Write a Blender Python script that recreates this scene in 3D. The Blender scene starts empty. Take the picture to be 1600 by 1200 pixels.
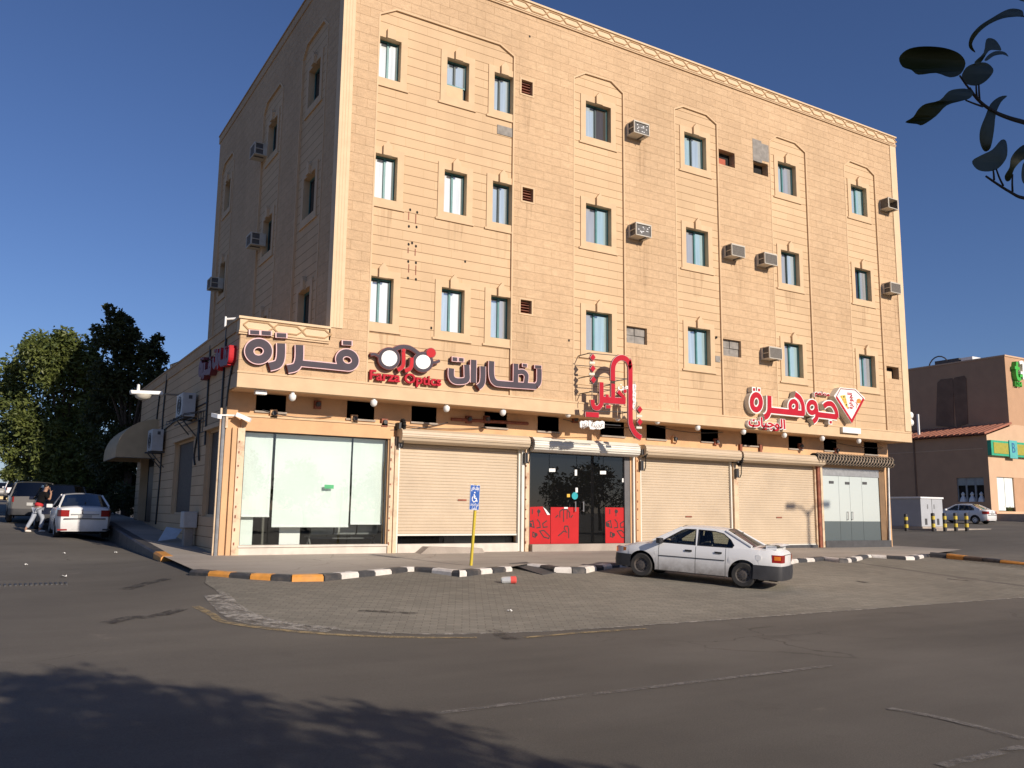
import bpy, bmesh, math, random, unicodedata
from mathutils import Vector, Matrix
from mathutils.geometry import tessellate_polygon
R = math.radians
sc = bpy.context.scene
col = sc.collection
V = Vector

# ------------------------------------------------------------------ camera
FPX, CAM = 1338.27, V((-8.387, -21.379, 2.6918))
yaw, pitch, roll = .5429, .1473, .0119
fw = V((math.sin(yaw)*math.cos(pitch), math.cos(yaw)*math.cos(pitch), math.sin(pitch)))
rt0 = V((math.cos(yaw), -math.sin(yaw), 0)); up0 = rt0.cross(fw)
rt = rt0*math.cos(roll) + up0*math.sin(roll); up = up0*math.cos(roll) - rt0*math.sin(roll)
cd = bpy.data.cameras.new('camera'); cam = bpy.data.objects.new('camera', cd); col.objects.link(cam)
cd.sensor_width = 36; cd.sensor_fit = 'HORIZONTAL'; cd.lens = 36*FPX/1600; cd.clip_end = 3000; cd.clip_start = .05
M3 = Matrix((rt, up, -fw)).transposed()
cam.matrix_world = Matrix.Translation(CAM) @ M3.to_4x4()
sc.camera = cam

# ------------------------------------------------------------------ light
SUN_AZ, SUN_EL = R(12.5), R(23.5)          # azimuth from -Y towards +X
w = bpy.data.worlds.new('World'); sc.world = w; w.use_nodes = True
nt = w.node_tree; bg = nt.nodes['Background']
sky = nt.nodes.new('ShaderNodeTexSky'); sky.sky_type = 'NISHITA'; sky.sun_disc = False
sky.sun_elevation = SUN_EL; sky.sun_rotation = math.pi - SUN_AZ
sky.altitude = 600; sky.air_density = 1.1; sky.dust_density = .5; sky.ozone_density = 5.0
tint = nt.nodes.new('ShaderNodeMix'); tint.data_type = 'RGBA'; tint.blend_type = 'MULTIPLY'; tint.inputs[0].default_value = 1; tint.inputs[7].default_value = (.98, .975, 1.2, 1)
nt.links.new(sky.outputs[0], tint.inputs[6]); nt.links.new(tint.outputs[2], bg.inputs[0]); bg.inputs[1].default_value = .066
sd = bpy.data.lights.new('sun', 'SUN'); sd.energy = 4.6; sd.angle = R(.53); sd.color = (1, .88, .75)
so = bpy.data.objects.new('sun', sd); col.objects.link(so)
tosun = V((math.sin(SUN_AZ)*math.cos(SUN_EL), -math.cos(SUN_AZ)*math.cos(SUN_EL), math.sin(SUN_EL)))
so.rotation_euler = tosun.to_track_quat('Z', 'Y').to_euler(); so.location = (0, -40, 60)
vs = sc.view_settings; vs.view_transform = 'Standard'; vs.look = 'None'; vs.exposure = .18; vs.gamma = 1

# ------------------------------------------------------------------ pixel -> point in the place
def ray(x, y): return fw + rt*((x-800)/FPX) - up*((y-600)/FPX)
def onY(x, y, Y=0.): d = ray(x, y); return CAM + d*((Y-CAM.y)/d.y)
def onX(x, y, X): d = ray(x, y); return CAM + d*((X-CAM.x)/d.x)
def onZ(x, y, Z): d = ray(x, y); return CAM + d*((Z-CAM.z)/d.z)
def atD(x, y, D): return CAM + ray(x, y)*D
def fx(x, y, Y=0.): p = onY(x, y, Y); return (p.x, p.z)
def lerp(a, b, t): return a + (b-a)*t
def clamp(t, a=0., b=1.): return max(a, min(b, t))
def pl(pts, x):
    if x <= pts[0][0]: return pts[0][1]
    for (a, b), (c, d) in zip(pts, pts[1:]):
        if x <= c: return lerp(b, d, (x-a)/(c-a))
    return pts[-1][1]
def sstep(a, b, x): t = clamp((x-a)/(b-a)); return t*t*(3-2*t)
def gz(x, y):
    F = pl([(-10.3, .93), (-7.8, 1.065), (-4.6, 1.275), (-2.4, 1.39), (6, 1.42), (60, 1.9)], y) - .012*clamp(x-14, 0, 14)
    Lf = pl([(-10.3, .95), (0, 1.28), (11, 1.655), (60, 3.0), (90, 3.35), (200, 3.6)], y)
    Rr = 1.2 + pl([(24, 0), (34, .35), (57, .75), (104, 1.5)], x) + pl([(-3, 0), (5.5, .25), (13, .4), (37, .8)], y)
    z = lerp(Lf, F, sstep(-6.2, -4.2, x))
    k = sstep(23.6, 30, x)*sstep(-9, -1, y)
    return lerp(z, Rr, k)
def gnd(x, y):
    z = 1.2
    for _ in range(40):
        p = onZ(x, y, z); z = lerp(z, gz(p.x, p.y), .5)
    return V((p.x, p.y, gz(p.x, p.y)))
def sw(x, y):      # pavement level
    a = 1.40 + .115*clamp((y+4.5)/5.5) - .008*clamp(x-14, 0, 10)
    if y > 1: a += .05*(min(y, 14)-1)*sstep(-2.5, -3.4, x) + .03*max(0, y-14)*sstep(-2.5, -3.4, x)
    return a

# ------------------------------------------------------------------ mesh builder
class MB:
    def __init__(s): s.v = []; s.f = []; s.mi = []; s.mats = []
    def k(s, m):
        if m not in s.mats: s.mats.append(m)
        return s.mats.index(m)
    def face(s, pts, m):
        n = len(s.v); s.v += [tuple(p) for p in pts]; s.f.append(tuple(range(n, n+len(pts)))); s.mi.append(s.k(m))
    def grid(s, rows, m, closed=False):      # rows of equally many points, shared vertices
        n = len(s.v); c = len(rows[0]); mi = s.k(m)
        for r in rows: s.v += [tuple(p) for p in r]
        for i in range(len(rows)-1):
            for j in range(c if closed else c-1):
                j2 = (j+1) % c
                s.f.append((n+i*c+j, n+i*c+j2, n+(i+1)*c+j2, n+(i+1)*c+j)); s.mi.append(mi)
        return n
    def box(s, x0, x1, y0, y1, z0, z1, m):
        n = len(s.v); s.v += [(x, y, z) for z in (z0, z1) for y in (y0, y1) for x in (x0, x1)]
        for f in ((0,2,3,1),(4,5,7,6),(0,1,5,4),(1,3,7,5),(3,2,6,7),(2,0,4,6)):
            s.f.append(tuple(n+i for i in f)); s.mi.append(s.k(m))
    def obox(s, c, ax, ay, az, m):           # oriented box: centre and three half-axis vectors
        n = len(s.v); c = V(c); ax, ay, az = V(ax), V(ay), V(az)
        s.v += [tuple(c+ax*i+ay*j+az*k) for k in (-1,1) for j in (-1,1) for i in (-1,1)]
        for f in ((0,2,3,1),(4,5,7,6),(0,1,5,4),(1,3,7,5),(3,2,6,7),(2,0,4,6)):
            s.f.append(tuple(n+i for i in f)); s.mi.append(s.k(m))
    def tube(s, path, r, m, n=8, cap=True):
        path = [V(p) for p in path]; rows = []
        rr = r if isinstance(r, (list, tuple)) else [r]*len(path)
        prev = None
        for i, p in enumerate(path):
            t = (path[min(i+1, len(path)-1)] - path[max(i-1, 0)]).normalized()
            if prev is None: u = t.orthogonal().normalized()
            else: u = (prev - t*prev.dot(t)).normalized()
            prev = u; b = t.cross(u)
            rows.append([p + (u*math.cos(a) + b*math.sin(a))*rr[i] for a in [2*math.pi*k/n for k in range(n)]])
        s.grid(rows, m, True)
        if cap: s.face(rows[0][::-1], m); s.face(rows[-1], m)
    def lathe(s, c, prof, m, n=16, axis='z'):  # prof: (radius, height)
        c = V(c); rows = []
        for r, h in prof:
            row = []
            for k in range(n):
                a = 2*math.pi*k/n; p, q = r*math.cos(a), r*math.sin(a)
                row.append(c + {'z': V((p, q, h)), 'y': V((p, h, q)), 'x': V((h, p, q))}[axis])
            rows.append(row)
        s.grid(rows, m, True)
    def prism(s, poly, mp, d0, d1, m, ms=None, holes=(), back=False):   # 2-D outline -> plate from depth d0 (front) to d1
        loops = [list(poly)] + [list(h) for h in holes]
        tri = tessellate_polygon([[V((a, b, 0)) for a, b in l] for l in loops])
        flat = [q for l in loops for q in l]
        n = len(s.v); s.v += [tuple(mp(a, b, d0)) for a, b in flat]
        for t in tri: s.f.append(tuple(n+i for i in t)); s.mi.append(s.k(m))
        if back:
            n = len(s.v); s.v += [tuple(mp(a, b, d1)) for a, b in flat]
            for t in tri: s.f.append(tuple(n+i for i in t)); s.mi.append(s.k(m))
        for l in loops:
            for i in range(len(l)):
                a, b = l[i], l[(i+1) % len(l)]
                s.face([mp(*a, d0), mp(*b, d0), mp(*b, d1), mp(*a, d1)], ms or m)
    def ribbon(s, pts, wd, mp, d0, d1, m, ms=None, closed=False):       # thick 2-D stroke with side walls
        L, Rr = offset2(pts, wd/2, closed), offset2(pts, -wd/2, closed)
        n = len(pts); ms = ms or m
        for i in range(n if closed else n-1):
            j = (i+1) % n
            s.face([mp(*L[i], d0), mp(*L[j], d0), mp(*Rr[j], d0), mp(*Rr[i], d0)], m)
            s.face([mp(*L[i], d0), mp(*L[j], d0), mp(*L[j], d1), mp(*L[i], d1)], ms)
            s.face([mp(*Rr[i], d0), mp(*Rr[j], d0), mp(*Rr[j], d1), mp(*Rr[i], d1)], ms)
        if not closed:
            for i in (0, n-1): s.face([mp(*L[i], d0), mp(*Rr[i], d0), mp(*Rr[i], d1), mp(*L[i], d1)], ms)
    def split(s, gap):
        n = len(s.f); bb = []
        for f in s.f:
            P = [s.v[i] for i in f]; bb.append([min(p[k] for p in P)-gap/2 for k in range(3)]+[max(p[k] for p in P)+gap/2 for k in range(3)])
        par = list(range(n)); own = {}
        def fd(i):
            while par[i] != i: par[i] = par[par[i]]; i = par[i]
            return i
        for i, f in enumerate(s.f):
            for v in f:
                if v in own: par[fd(i)] = fd(own[v])
                else: own[v] = i
        while True:
            grp = {}
            for i in range(n):
                r = fd(i); g = grp.setdefault(r, bb[i][:])
                for k in range(3): g[k] = min(g[k], bb[i][k]); g[k+3] = max(g[k+3], bb[i][k+3])
            ks = list(grp); ch = False
            for a in range(len(ks)):
                for b in range(a):
                    A, B = grp[ks[a]], grp[ks[b]]
                    if fd(ks[a]) != fd(ks[b]) and all(A[k] <= B[k+3] and B[k] <= A[k+3] for k in range(3)): par[fd(ks[a])] = fd(ks[b]); ch = True
            if not ch: break
        out = {}
        for i, f in enumerate(s.f):
            m = out.setdefault(fd(i), MB()); b0 = len(m.v); m.v += [s.v[v] for v in f]; m.f.append(tuple(range(b0, b0+len(f)))); m.mi.append(m.k(s.mats[s.mi[i]]))
        return list(out.values())
    def each(s, name, parent=None, gap=.06, **k): return [m.build(name, parent, **k) for m in s.split(gap)]
    def build(s, name, parent=None, local=False, smooth=False, bevel=0, origin=None):
        me = bpy.data.meshes.new(name)
        off = V((0, 0, 0))
        if parent is None and not local:
            if origin is None:
                xs = [p[0] for p in s.v]; ys = [p[1] for p in s.v]; zs = [p[2] for p in s.v]
                off = V(((min(xs)+max(xs))/2, (min(ys)+max(ys))/2, min(zs)))
            else: off = V(origin)
        elif not local: off = wloc(parent)
        me.from_pydata([(p[0]-off.x, p[1]-off.y, p[2]-off.z) for p in s.v], [], s.f)
        for m in s.mats: me.materials.append(m)
        me.polygons.foreach_set('material_index', s.mi)
        if smooth: me.polygons.foreach_set('use_smooth', [True]*len(s.f))
        o = bpy.data.objects.new(name, me); col.objects.link(o)
        if parent: o.parent = parent
        else: o.location = off
        if smooth:
            bm = bmesh.new(); bm.from_mesh(me); bmesh.ops.remove_doubles(bm, verts=bm.verts, dist=1e-5); bmesh.ops.recalc_face_normals(bm, faces=bm.faces)
            for e in bm.edges: e.smooth = not (len(e.link_faces) == 2 and e.calc_face_angle(0) > R(40))
            bm.to_mesh(me); bm.free()
        if bevel:
            md = o.modifiers.new('bevel', 'BEVEL'); md.width = bevel; md.segments = 2; md.limit_method = 'ANGLE'; md.angle_limit = R(50)
        return o
def wloc(o):
    v = V((0, 0, 0))
    while o: v += o.location; o = o.parent
    return v
def offset2(pts, d, closed=False):
    out = []; n = len(pts); P = [V((p[0], p[1])) for p in pts]
    for i in range(n):
        a = P[i-1] if (i or closed) else None; b = P[(i+1) % n] if (i < n-1 or closed) else None
        d1 = (P[i]-a).normalized() if a is not None else None; d2 = (b-P[i]).normalized() if b is not None else None
        if d1 is None: d1 = d2
        if d2 is None: d2 = d1
        n1 = V((-d1.y, d1.x)); n2 = V((-d2.y, d2.x)); m = n1+n2
        if m.length < 1e-6: m = n1
        m.normalize(); k = clamp(m.dot(n1), .45, 1)
        q = P[i] + m*(d/k); out.append((q.x, q.y))
    return out
def smooth2(pts, closed=False, k=4):
    n = len(pts); out = []
    g = lambda i: pts[i % n] if closed else pts[clampi(i, 0, n-1)]
    for i in range(n if closed else n-1):
        p0, p1, p2, p3 = g(i-1), g(i), g(i+1), g(i+2)
        for j in range(k):
            t = j/k; out.append(tuple(.5*((2*p1[c]) + (-p0[c]+p2[c])*t + (2*p0[c]-5*p1[c]+4*p2[c]-p3[c])*t*t + (-p0[c]+3*p1[c]-3*p2[c]+p3[c])*t**3) for c in range(len(p1))))
    if not closed: out.append(tuple(pts[-1]))
    return out
def clampi(i, a, b): return max(a, min(b, i))
def mpF(Y): return lambda u, v, d: V((u, Y+d, v))            # front planes: u = X, v = Z, d inwards (+Y)
def mpL(X): return lambda u, v, d: V((X+d, u, v))            # left planes: u = Y
def tag(o, label=None, cat=None, group=None, kind=None):
    if label: o['label'] = label
    if cat: o['category'] = cat
    if group: o['group'] = group
    if kind: o['kind'] = kind
    return o
def empty(name, loc, rz=0):
    o = bpy.data.objects.new(name, None); col.objects.link(o); o.location = loc; o.rotation_euler.z = rz; o.empty_display_size = .2
    return o
def thing(name, loc, label, cat, group=None, rz=0): return tag(empty(name, loc, rz), label, cat, group)
def copy_tree(o, parent=None):
    c = o.copy(); col.objects.link(c); c.parent = parent
    for ch in list(o.children): copy_tree(ch, c)
    return c

# ------------------------------------------------------------------ materials
MATS = {}
def nodes(m):
    m.use_nodes = True; t = m.node_tree; return t, t.nodes, t.links, t.nodes['Principled BSDF']
def pm(name, c, rough=.6, var=.12, scale=4., bump=0., bscale=None, metal=0., spec=.5, var2=0, scale2=60, stretch=None, dirt=0, dirtc=(.12,.09,.06)):
    if name in MATS: return MATS[name]
    m = bpy.data.materials.new(name); t, N, L, B = nodes(m)
    B.inputs['Roughness'].default_value = rough; B.inputs['Metallic'].default_value = metal; B.inputs['Specular IOR Level'].default_value = spec
    tc = N.new('ShaderNodeNewGeometry'); src = tc.outputs['Position']
    if stretch:
        mpn = N.new('ShaderNodeMapping'); mpn.inputs['Scale'].default_value = stretch; L.new(src, mpn.inputs[0]); src = mpn.outputs[0]
    nz = N.new('ShaderNodeTexNoise'); nz.inputs['Scale'].default_value = scale; nz.inputs['Detail'].default_value = 6; L.new(src, nz.inputs['Vector'])
    rp = N.new('ShaderNodeValToRGB'); rp.color_ramp.elements[0].position = .3; rp.color_ramp.elements[1].position = .7
    rp.color_ramp.elements[0].color = (*[x*(1-var) for x in c], 1); rp.color_ramp.elements[1].color = (*[min(1, x*(1+var)) for x in c], 1)
    L.new(nz.outputs['Fac'], rp.inputs[0]); out = rp.outputs[0]
    if var2:
        n2 = N.new('ShaderNodeTexNoise'); n2.inputs['Scale'].default_value = scale2; n2.inputs['Detail'].default_value = 3; L.new(src, n2.inputs['Vector'])
        mr = N.new('ShaderNodeMapRange'); mr.inputs[1].default_value = .25; mr.inputs[2].default_value = .75; mr.inputs[3].default_value = 1-var2; mr.inputs[4].default_value = 1+var2; L.new(n2.outputs['Fac'], mr.inputs[0])
        mx = N.new('ShaderNodeVectorMath'); mx.operation = 'SCALE'; L.new(out, mx.inputs[0]); L.new(mr.outputs[0], mx.inputs['Scale']); out = mx.outputs[0]
    if dirt:
        n3 = N.new('ShaderNodeTexNoise'); n3.inputs['Scale'].default_value = 2.2; n3.inputs['Detail'].default_value = 8; n3.inputs['Roughness'].default_value = .7; L.new(src, n3.inputs['Vector'])
        r3 = N.new('ShaderNodeMapRange'); r3.inputs[1].default_value = .5; r3.inputs[2].default_value = .75; r3.inputs[3].default_value = 0; r3.inputs[4].default_value = dirt; L.new(n3.outputs['Fac'], r3.inputs[0])
        mm = N.new('ShaderNodeMix'); mm.data_type = 'RGBA'; L.new(r3.outputs[0], mm.inputs[0]); L.new(out, mm.inputs[6]); mm.inputs[7].default_value = (*dirtc, 1); out = mm.outputs[2]
    L.new(out, B.inputs['Base Color'])
    if bump:
        nb = N.new('ShaderNodeTexNoise'); nb.inputs['Scale'].default_value = bscale or scale*6; nb.inputs['Detail'].default_value = 5; L.new(src, nb.inputs['Vector'])
        bp = N.new('ShaderNodeBump'); bp.inputs['Strength'].default_value = bump; bp.inputs['Distance'].default_value = .02; L.new(nb.outputs['Fac'], bp.inputs['Height']); L.new(bp.outputs[0], B.inputs['Normal'])
    MATS[name] = m; return m
def glassmat(name, tint=(.8,.9,.88), refl=.06, rough=.0, opaque=0., oc=(.3,.35,.37), gmax=.9):
    m = bpy.data.materials.new(name); t, N, L, B = nodes(m); N.remove(B); out = N['Material Output']
    tr = N.new('ShaderNodeBsdfTransparent'); tr.inputs[0].default_value = (*tint, 1)
    gl = N.new('ShaderNodeBsdfGlossy'); gl.inputs['Roughness'].default_value = rough
    base = tr.outputs[0]
    if opaque:
        df = N.new('ShaderNodeBsdfDiffuse'); df.inputs[0].default_value = (*oc, 1); mx = N.new('ShaderNodeMixShader'); mx.inputs[0].default_value = opaque
        L.new(tr.outputs[0], mx.inputs[1]); L.new(df.outputs[0], mx.inputs[2]); base = mx.outputs[0]
    fr = N.new('ShaderNodeLayerWeight'); fr.inputs[0].default_value = .5
    mr = N.new('ShaderNodeMapRange'); mr.interpolation_type = 'SMOOTHSTEP'; mr.inputs[1].default_value = .2; mr.inputs[2].default_value = 1.; mr.inputs[3].default_value = refl; mr.inputs[4].default_value = gmax; L.new(fr.outputs['Facing'], mr.inputs[0])
    mx2 = N.new('ShaderNodeMixShader'); L.new(mr.outputs[0], mx2.inputs[0]); L.new(base, mx2.inputs[1]); L.new(gl.outputs[0], mx2.inputs[2]); L.new(mx2.outputs[0], out.inputs[0])
    MATS[name] = m; return m
def stonemat(name, c1, c2, bw, rh, mort, mcol, bump, groove=False, fine=30., paint=None):
    m = bpy.data.materials.new(name); t, N, L, B = nodes(m); B.inputs['Roughness'].default_value = .85; B.inputs['Specular IOR Level'].default_value = .2
    g = N.new('ShaderNodeNewGeometry'); sp = N.new('ShaderNodeSeparateXYZ'); L.new(g.outputs['Position'], sp.inputs[0])
    ad = N.new('ShaderNodeMath'); L.new(sp.outputs[0], ad.inputs[0]); L.new(sp.outputs[1], ad.inputs[1])
    cb = N.new('ShaderNodeCombineXYZ'); L.new(ad.outputs[0], cb.inputs[0]); L.new(sp.outputs[2], cb.inputs[1])
    bk = N.new('ShaderNodeTexBrick'); bk.inputs['Scale'].default_value = 1; bk.inputs['Brick Width'].default_value = bw; bk.inputs['Row Height'].default_value = rh
    bk.inputs['Mortar Size'].default_value = mort; bk.inputs['Mortar Smooth'].default_value = .2; bk.offset = .5 if not groove else .37; bk.inputs['Bias'].default_value = 0
    bk.inputs['Color1'].default_value = (*c1, 1); bk.inputs['Color2'].default_value = (*c2, 1); bk.inputs['Mortar'].default_value = (*mcol, 1); L.new(cb.outputs[0], bk.inputs['Vector'])
    colr = bk.outputs['Color']; hgt = bk.outputs['Fac']
    if groove:   # strong bed joints, faint upright joints
        fr = N.new('ShaderNodeMath'); fr.operation = 'DIVIDE'; L.new(sp.outputs[2], fr.inputs[0]); fr.inputs[1].default_value = rh
        f2 = N.new('ShaderNodeMath'); f2.operation = 'FRACT'; L.new(fr.outputs[0], f2.inputs[0])
        f3 = N.new('ShaderNodeMath'); f3.operation = 'SUBTRACT'; f3.inputs[0].default_value = .5; L.new(f2.outputs[0], f3.inputs[1])
        f4 = N.new('ShaderNodeMath'); f4.operation = 'ABSOLUTE'; L.new(f3.outputs[0], f4.inputs[0])
        f5 = N.new('ShaderNodeMapRange'); f5.inputs[1].default_value = .46; f5.inputs[2].default_value = .478; L.new(f4.outputs[0], f5.inputs[0])
        mx = N.new('ShaderNodeMix'); mx.data_type = 'RGBA'; L.new(f5.outputs[0], mx.inputs[0]); L.new(colr, mx.inputs[6]); mx.inputs[7].default_value = (mcol[0]*.50, mcol[1]*.44, mcol[2]*.40, 1); colr = mx.outputs[2]; hgt = f5.outputs[0]
    # weathering: broad tone, upright streaks, fine grain
    def noise(scl, stretch, det=5, rough=.6):
        mp_ = N.new('ShaderNodeMapping'); mp_.inputs['Scale'].default_value = stretch; L.new(cb.outputs[0], mp_.inputs[0])
        n = N.new('ShaderNodeTexNoise'); n.inputs['Scale'].default_value = scl; n.inputs['Detail'].default_value = det; n.inputs['Roughness'].default_value = rough; L.new(mp_.outputs[0], n.inputs['Vector']); return n.outputs['Fac']
    def mul(c, fac, lo, hi, a=.3, b=.7):
        mr = N.new('ShaderNodeMapRange'); mr.inputs[1].default_value = a; mr.inputs[2].default_value = b; mr.inputs[3].default_value = lo; mr.inputs[4].default_value = hi; L.new(fac, mr.inputs[0])
        s = N.new('ShaderNodeVectorMath'); s.operation = 'SCALE'; L.new(c, s.inputs[0]); L.new(mr.outputs[0], s.inputs['Scale']); return s.outputs[0]
    colr = mul(colr, noise(.22, (1, 1, 1)), .90, 1.08)
    colr = mul(colr, noise(1.6, (1, .12, 1)), .955, 1.025)
    colr = mul(colr, noise(fine, (1, 1, 1), 4, .7), 1-.16*min(1, bump), 1+.10*min(1, bump))
    if not groove: colr = mul(colr, noise(5.5, (.8, 1.5, 1), 6, .75), .86, 1.12)
    wn = N.new('ShaderNodeMapRange'); wn.inputs[1].default_value = .66; wn.inputs[2].default_value = .76; wn.inputs[3].default_value = 0; wn.inputs[4].default_value = .4; L.new(noise(.8, (1, .5, 1), 9, .72), wn.inputs[0])
    mw = N.new('ShaderNodeMix'); mw.data_type = 'RGBA'; L.new(wn.outputs[0], mw.inputs[0]); L.new(colr, mw.inputs[6]); mw.inputs[7].default_value = (c1[0]*1.22, c1[1]*1.30, c1[2]*1.5, 1)
    L.new(mw.outputs[2], B.inputs['Base Color'])
    h1 = N.new('ShaderNodeMath'); h1.operation = 'MULTIPLY_ADD'; L.new(hgt, h1.inputs[0]); h1.inputs[1].default_value = -1.2
    nb = noise(14 if bump > .5 else 40, (1, 1, 1), 6, .65); L.new(nb, h1.inputs[2])
    bp = N.new('ShaderNodeBump'); bp.inputs['Strength'].default_value = bump; bp.inputs['Distance'].default_value = .03; L.new(h1.outputs[0], bp.inputs['Height']); L.new(bp.outputs[0], B.inputs['Normal'])
    MATS[name] = m; return m

STONE_R = stonemat('rough_stone', (.615, .430, .262), (.575, .396, .238), .62, .275, .005, (.51, .335, .185), .7)
STONE_S = stonemat('smooth_stone', (.645, .460, .282), (.60, .425, .258), .95, .275, .004, (.50, .33, .175), .25, groove=True)
STONE_T = pm('trim_stone', (.615, .438, .264), .8, .07, 2.5, .12, 30)
STONE_P = pm('pale_stone', (.67, .50, .315), .75, .06, 2.5, .1, 40)
RELIEF_SHADE = pm('relief_shadow_line', (.42, .27, .14), .9, .1)  # dark brown on raised cornice ribbons, standing in for their shadow lines
SALMON = pm('salmon_render', (.62, .38, .20), .8, .10, 1.4, .15, 50, dirt=.35, dirtc=(.36,.24,.14))
RUSTY = pm('rusty_cream_steel', (.66, .50, .33), .55, .10, 3, 0, dirt=.9, dirtc=(.26, .09, .03))
RUST = pm('rust_red_steel', (.24, .075, .04), .7, .3, 6)
SHUT = pm('shutter_tan', (.53, .425, .30), .5, .08, .9, .25, 1.6, var2=.04, scale2=20, dirt=.18, dirtc=(.4,.29,.18))
SHUTW = pm('shutter_white', (.70, .68, .60), .45, .06, 1.5, dirt=.2, dirtc=(.4,.33,.24))
WHITE = pm('white_paint', (.80, .80, .78), .45, .04, 3)
ALU = pm('white_aluminium', (.72, .73, .72), .4, .05, 4)
TEAL = pm('teal_frame', (.055, .19, .19), .45, .15, 5)
TEALD = pm('dark_frame_and_shade', (.012, .035, .037), .5, .15, 5)
BLACK = pm('black_paint', (.018, .018, .02), .5, .3, 8)
RUBBER = pm('rubber', (.022, .022, .022), .85, .25, 12)
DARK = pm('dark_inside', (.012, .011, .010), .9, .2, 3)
DGREY = pm('dark_grey', (.06, .06, .062), .6, .2, 5)
STEEL = pm('galvanised_steel', (.42, .42, .41), .45, .15, 6, metal=.7)
GREYP = pm('grey_paint', (.30, .31, .31), .55, .12, 4)
CONC = pm('concrete', (.36, .31, .26), .9, .18, 1.3, .25, 45, var2=.08, scale2=25, dirt=.4, dirtc=(.2,.165,.13))
CEMENT = pm('cement_patch', (.27, .25, .225), .95, .2, 6, .5, 40)
LOUVRE = pm('dark_louvre', (.12, .10, .085), .7, .25, 8)
BLIND = pm('white_blind', (.72, .775, .745), .8, .03, .8)
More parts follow.
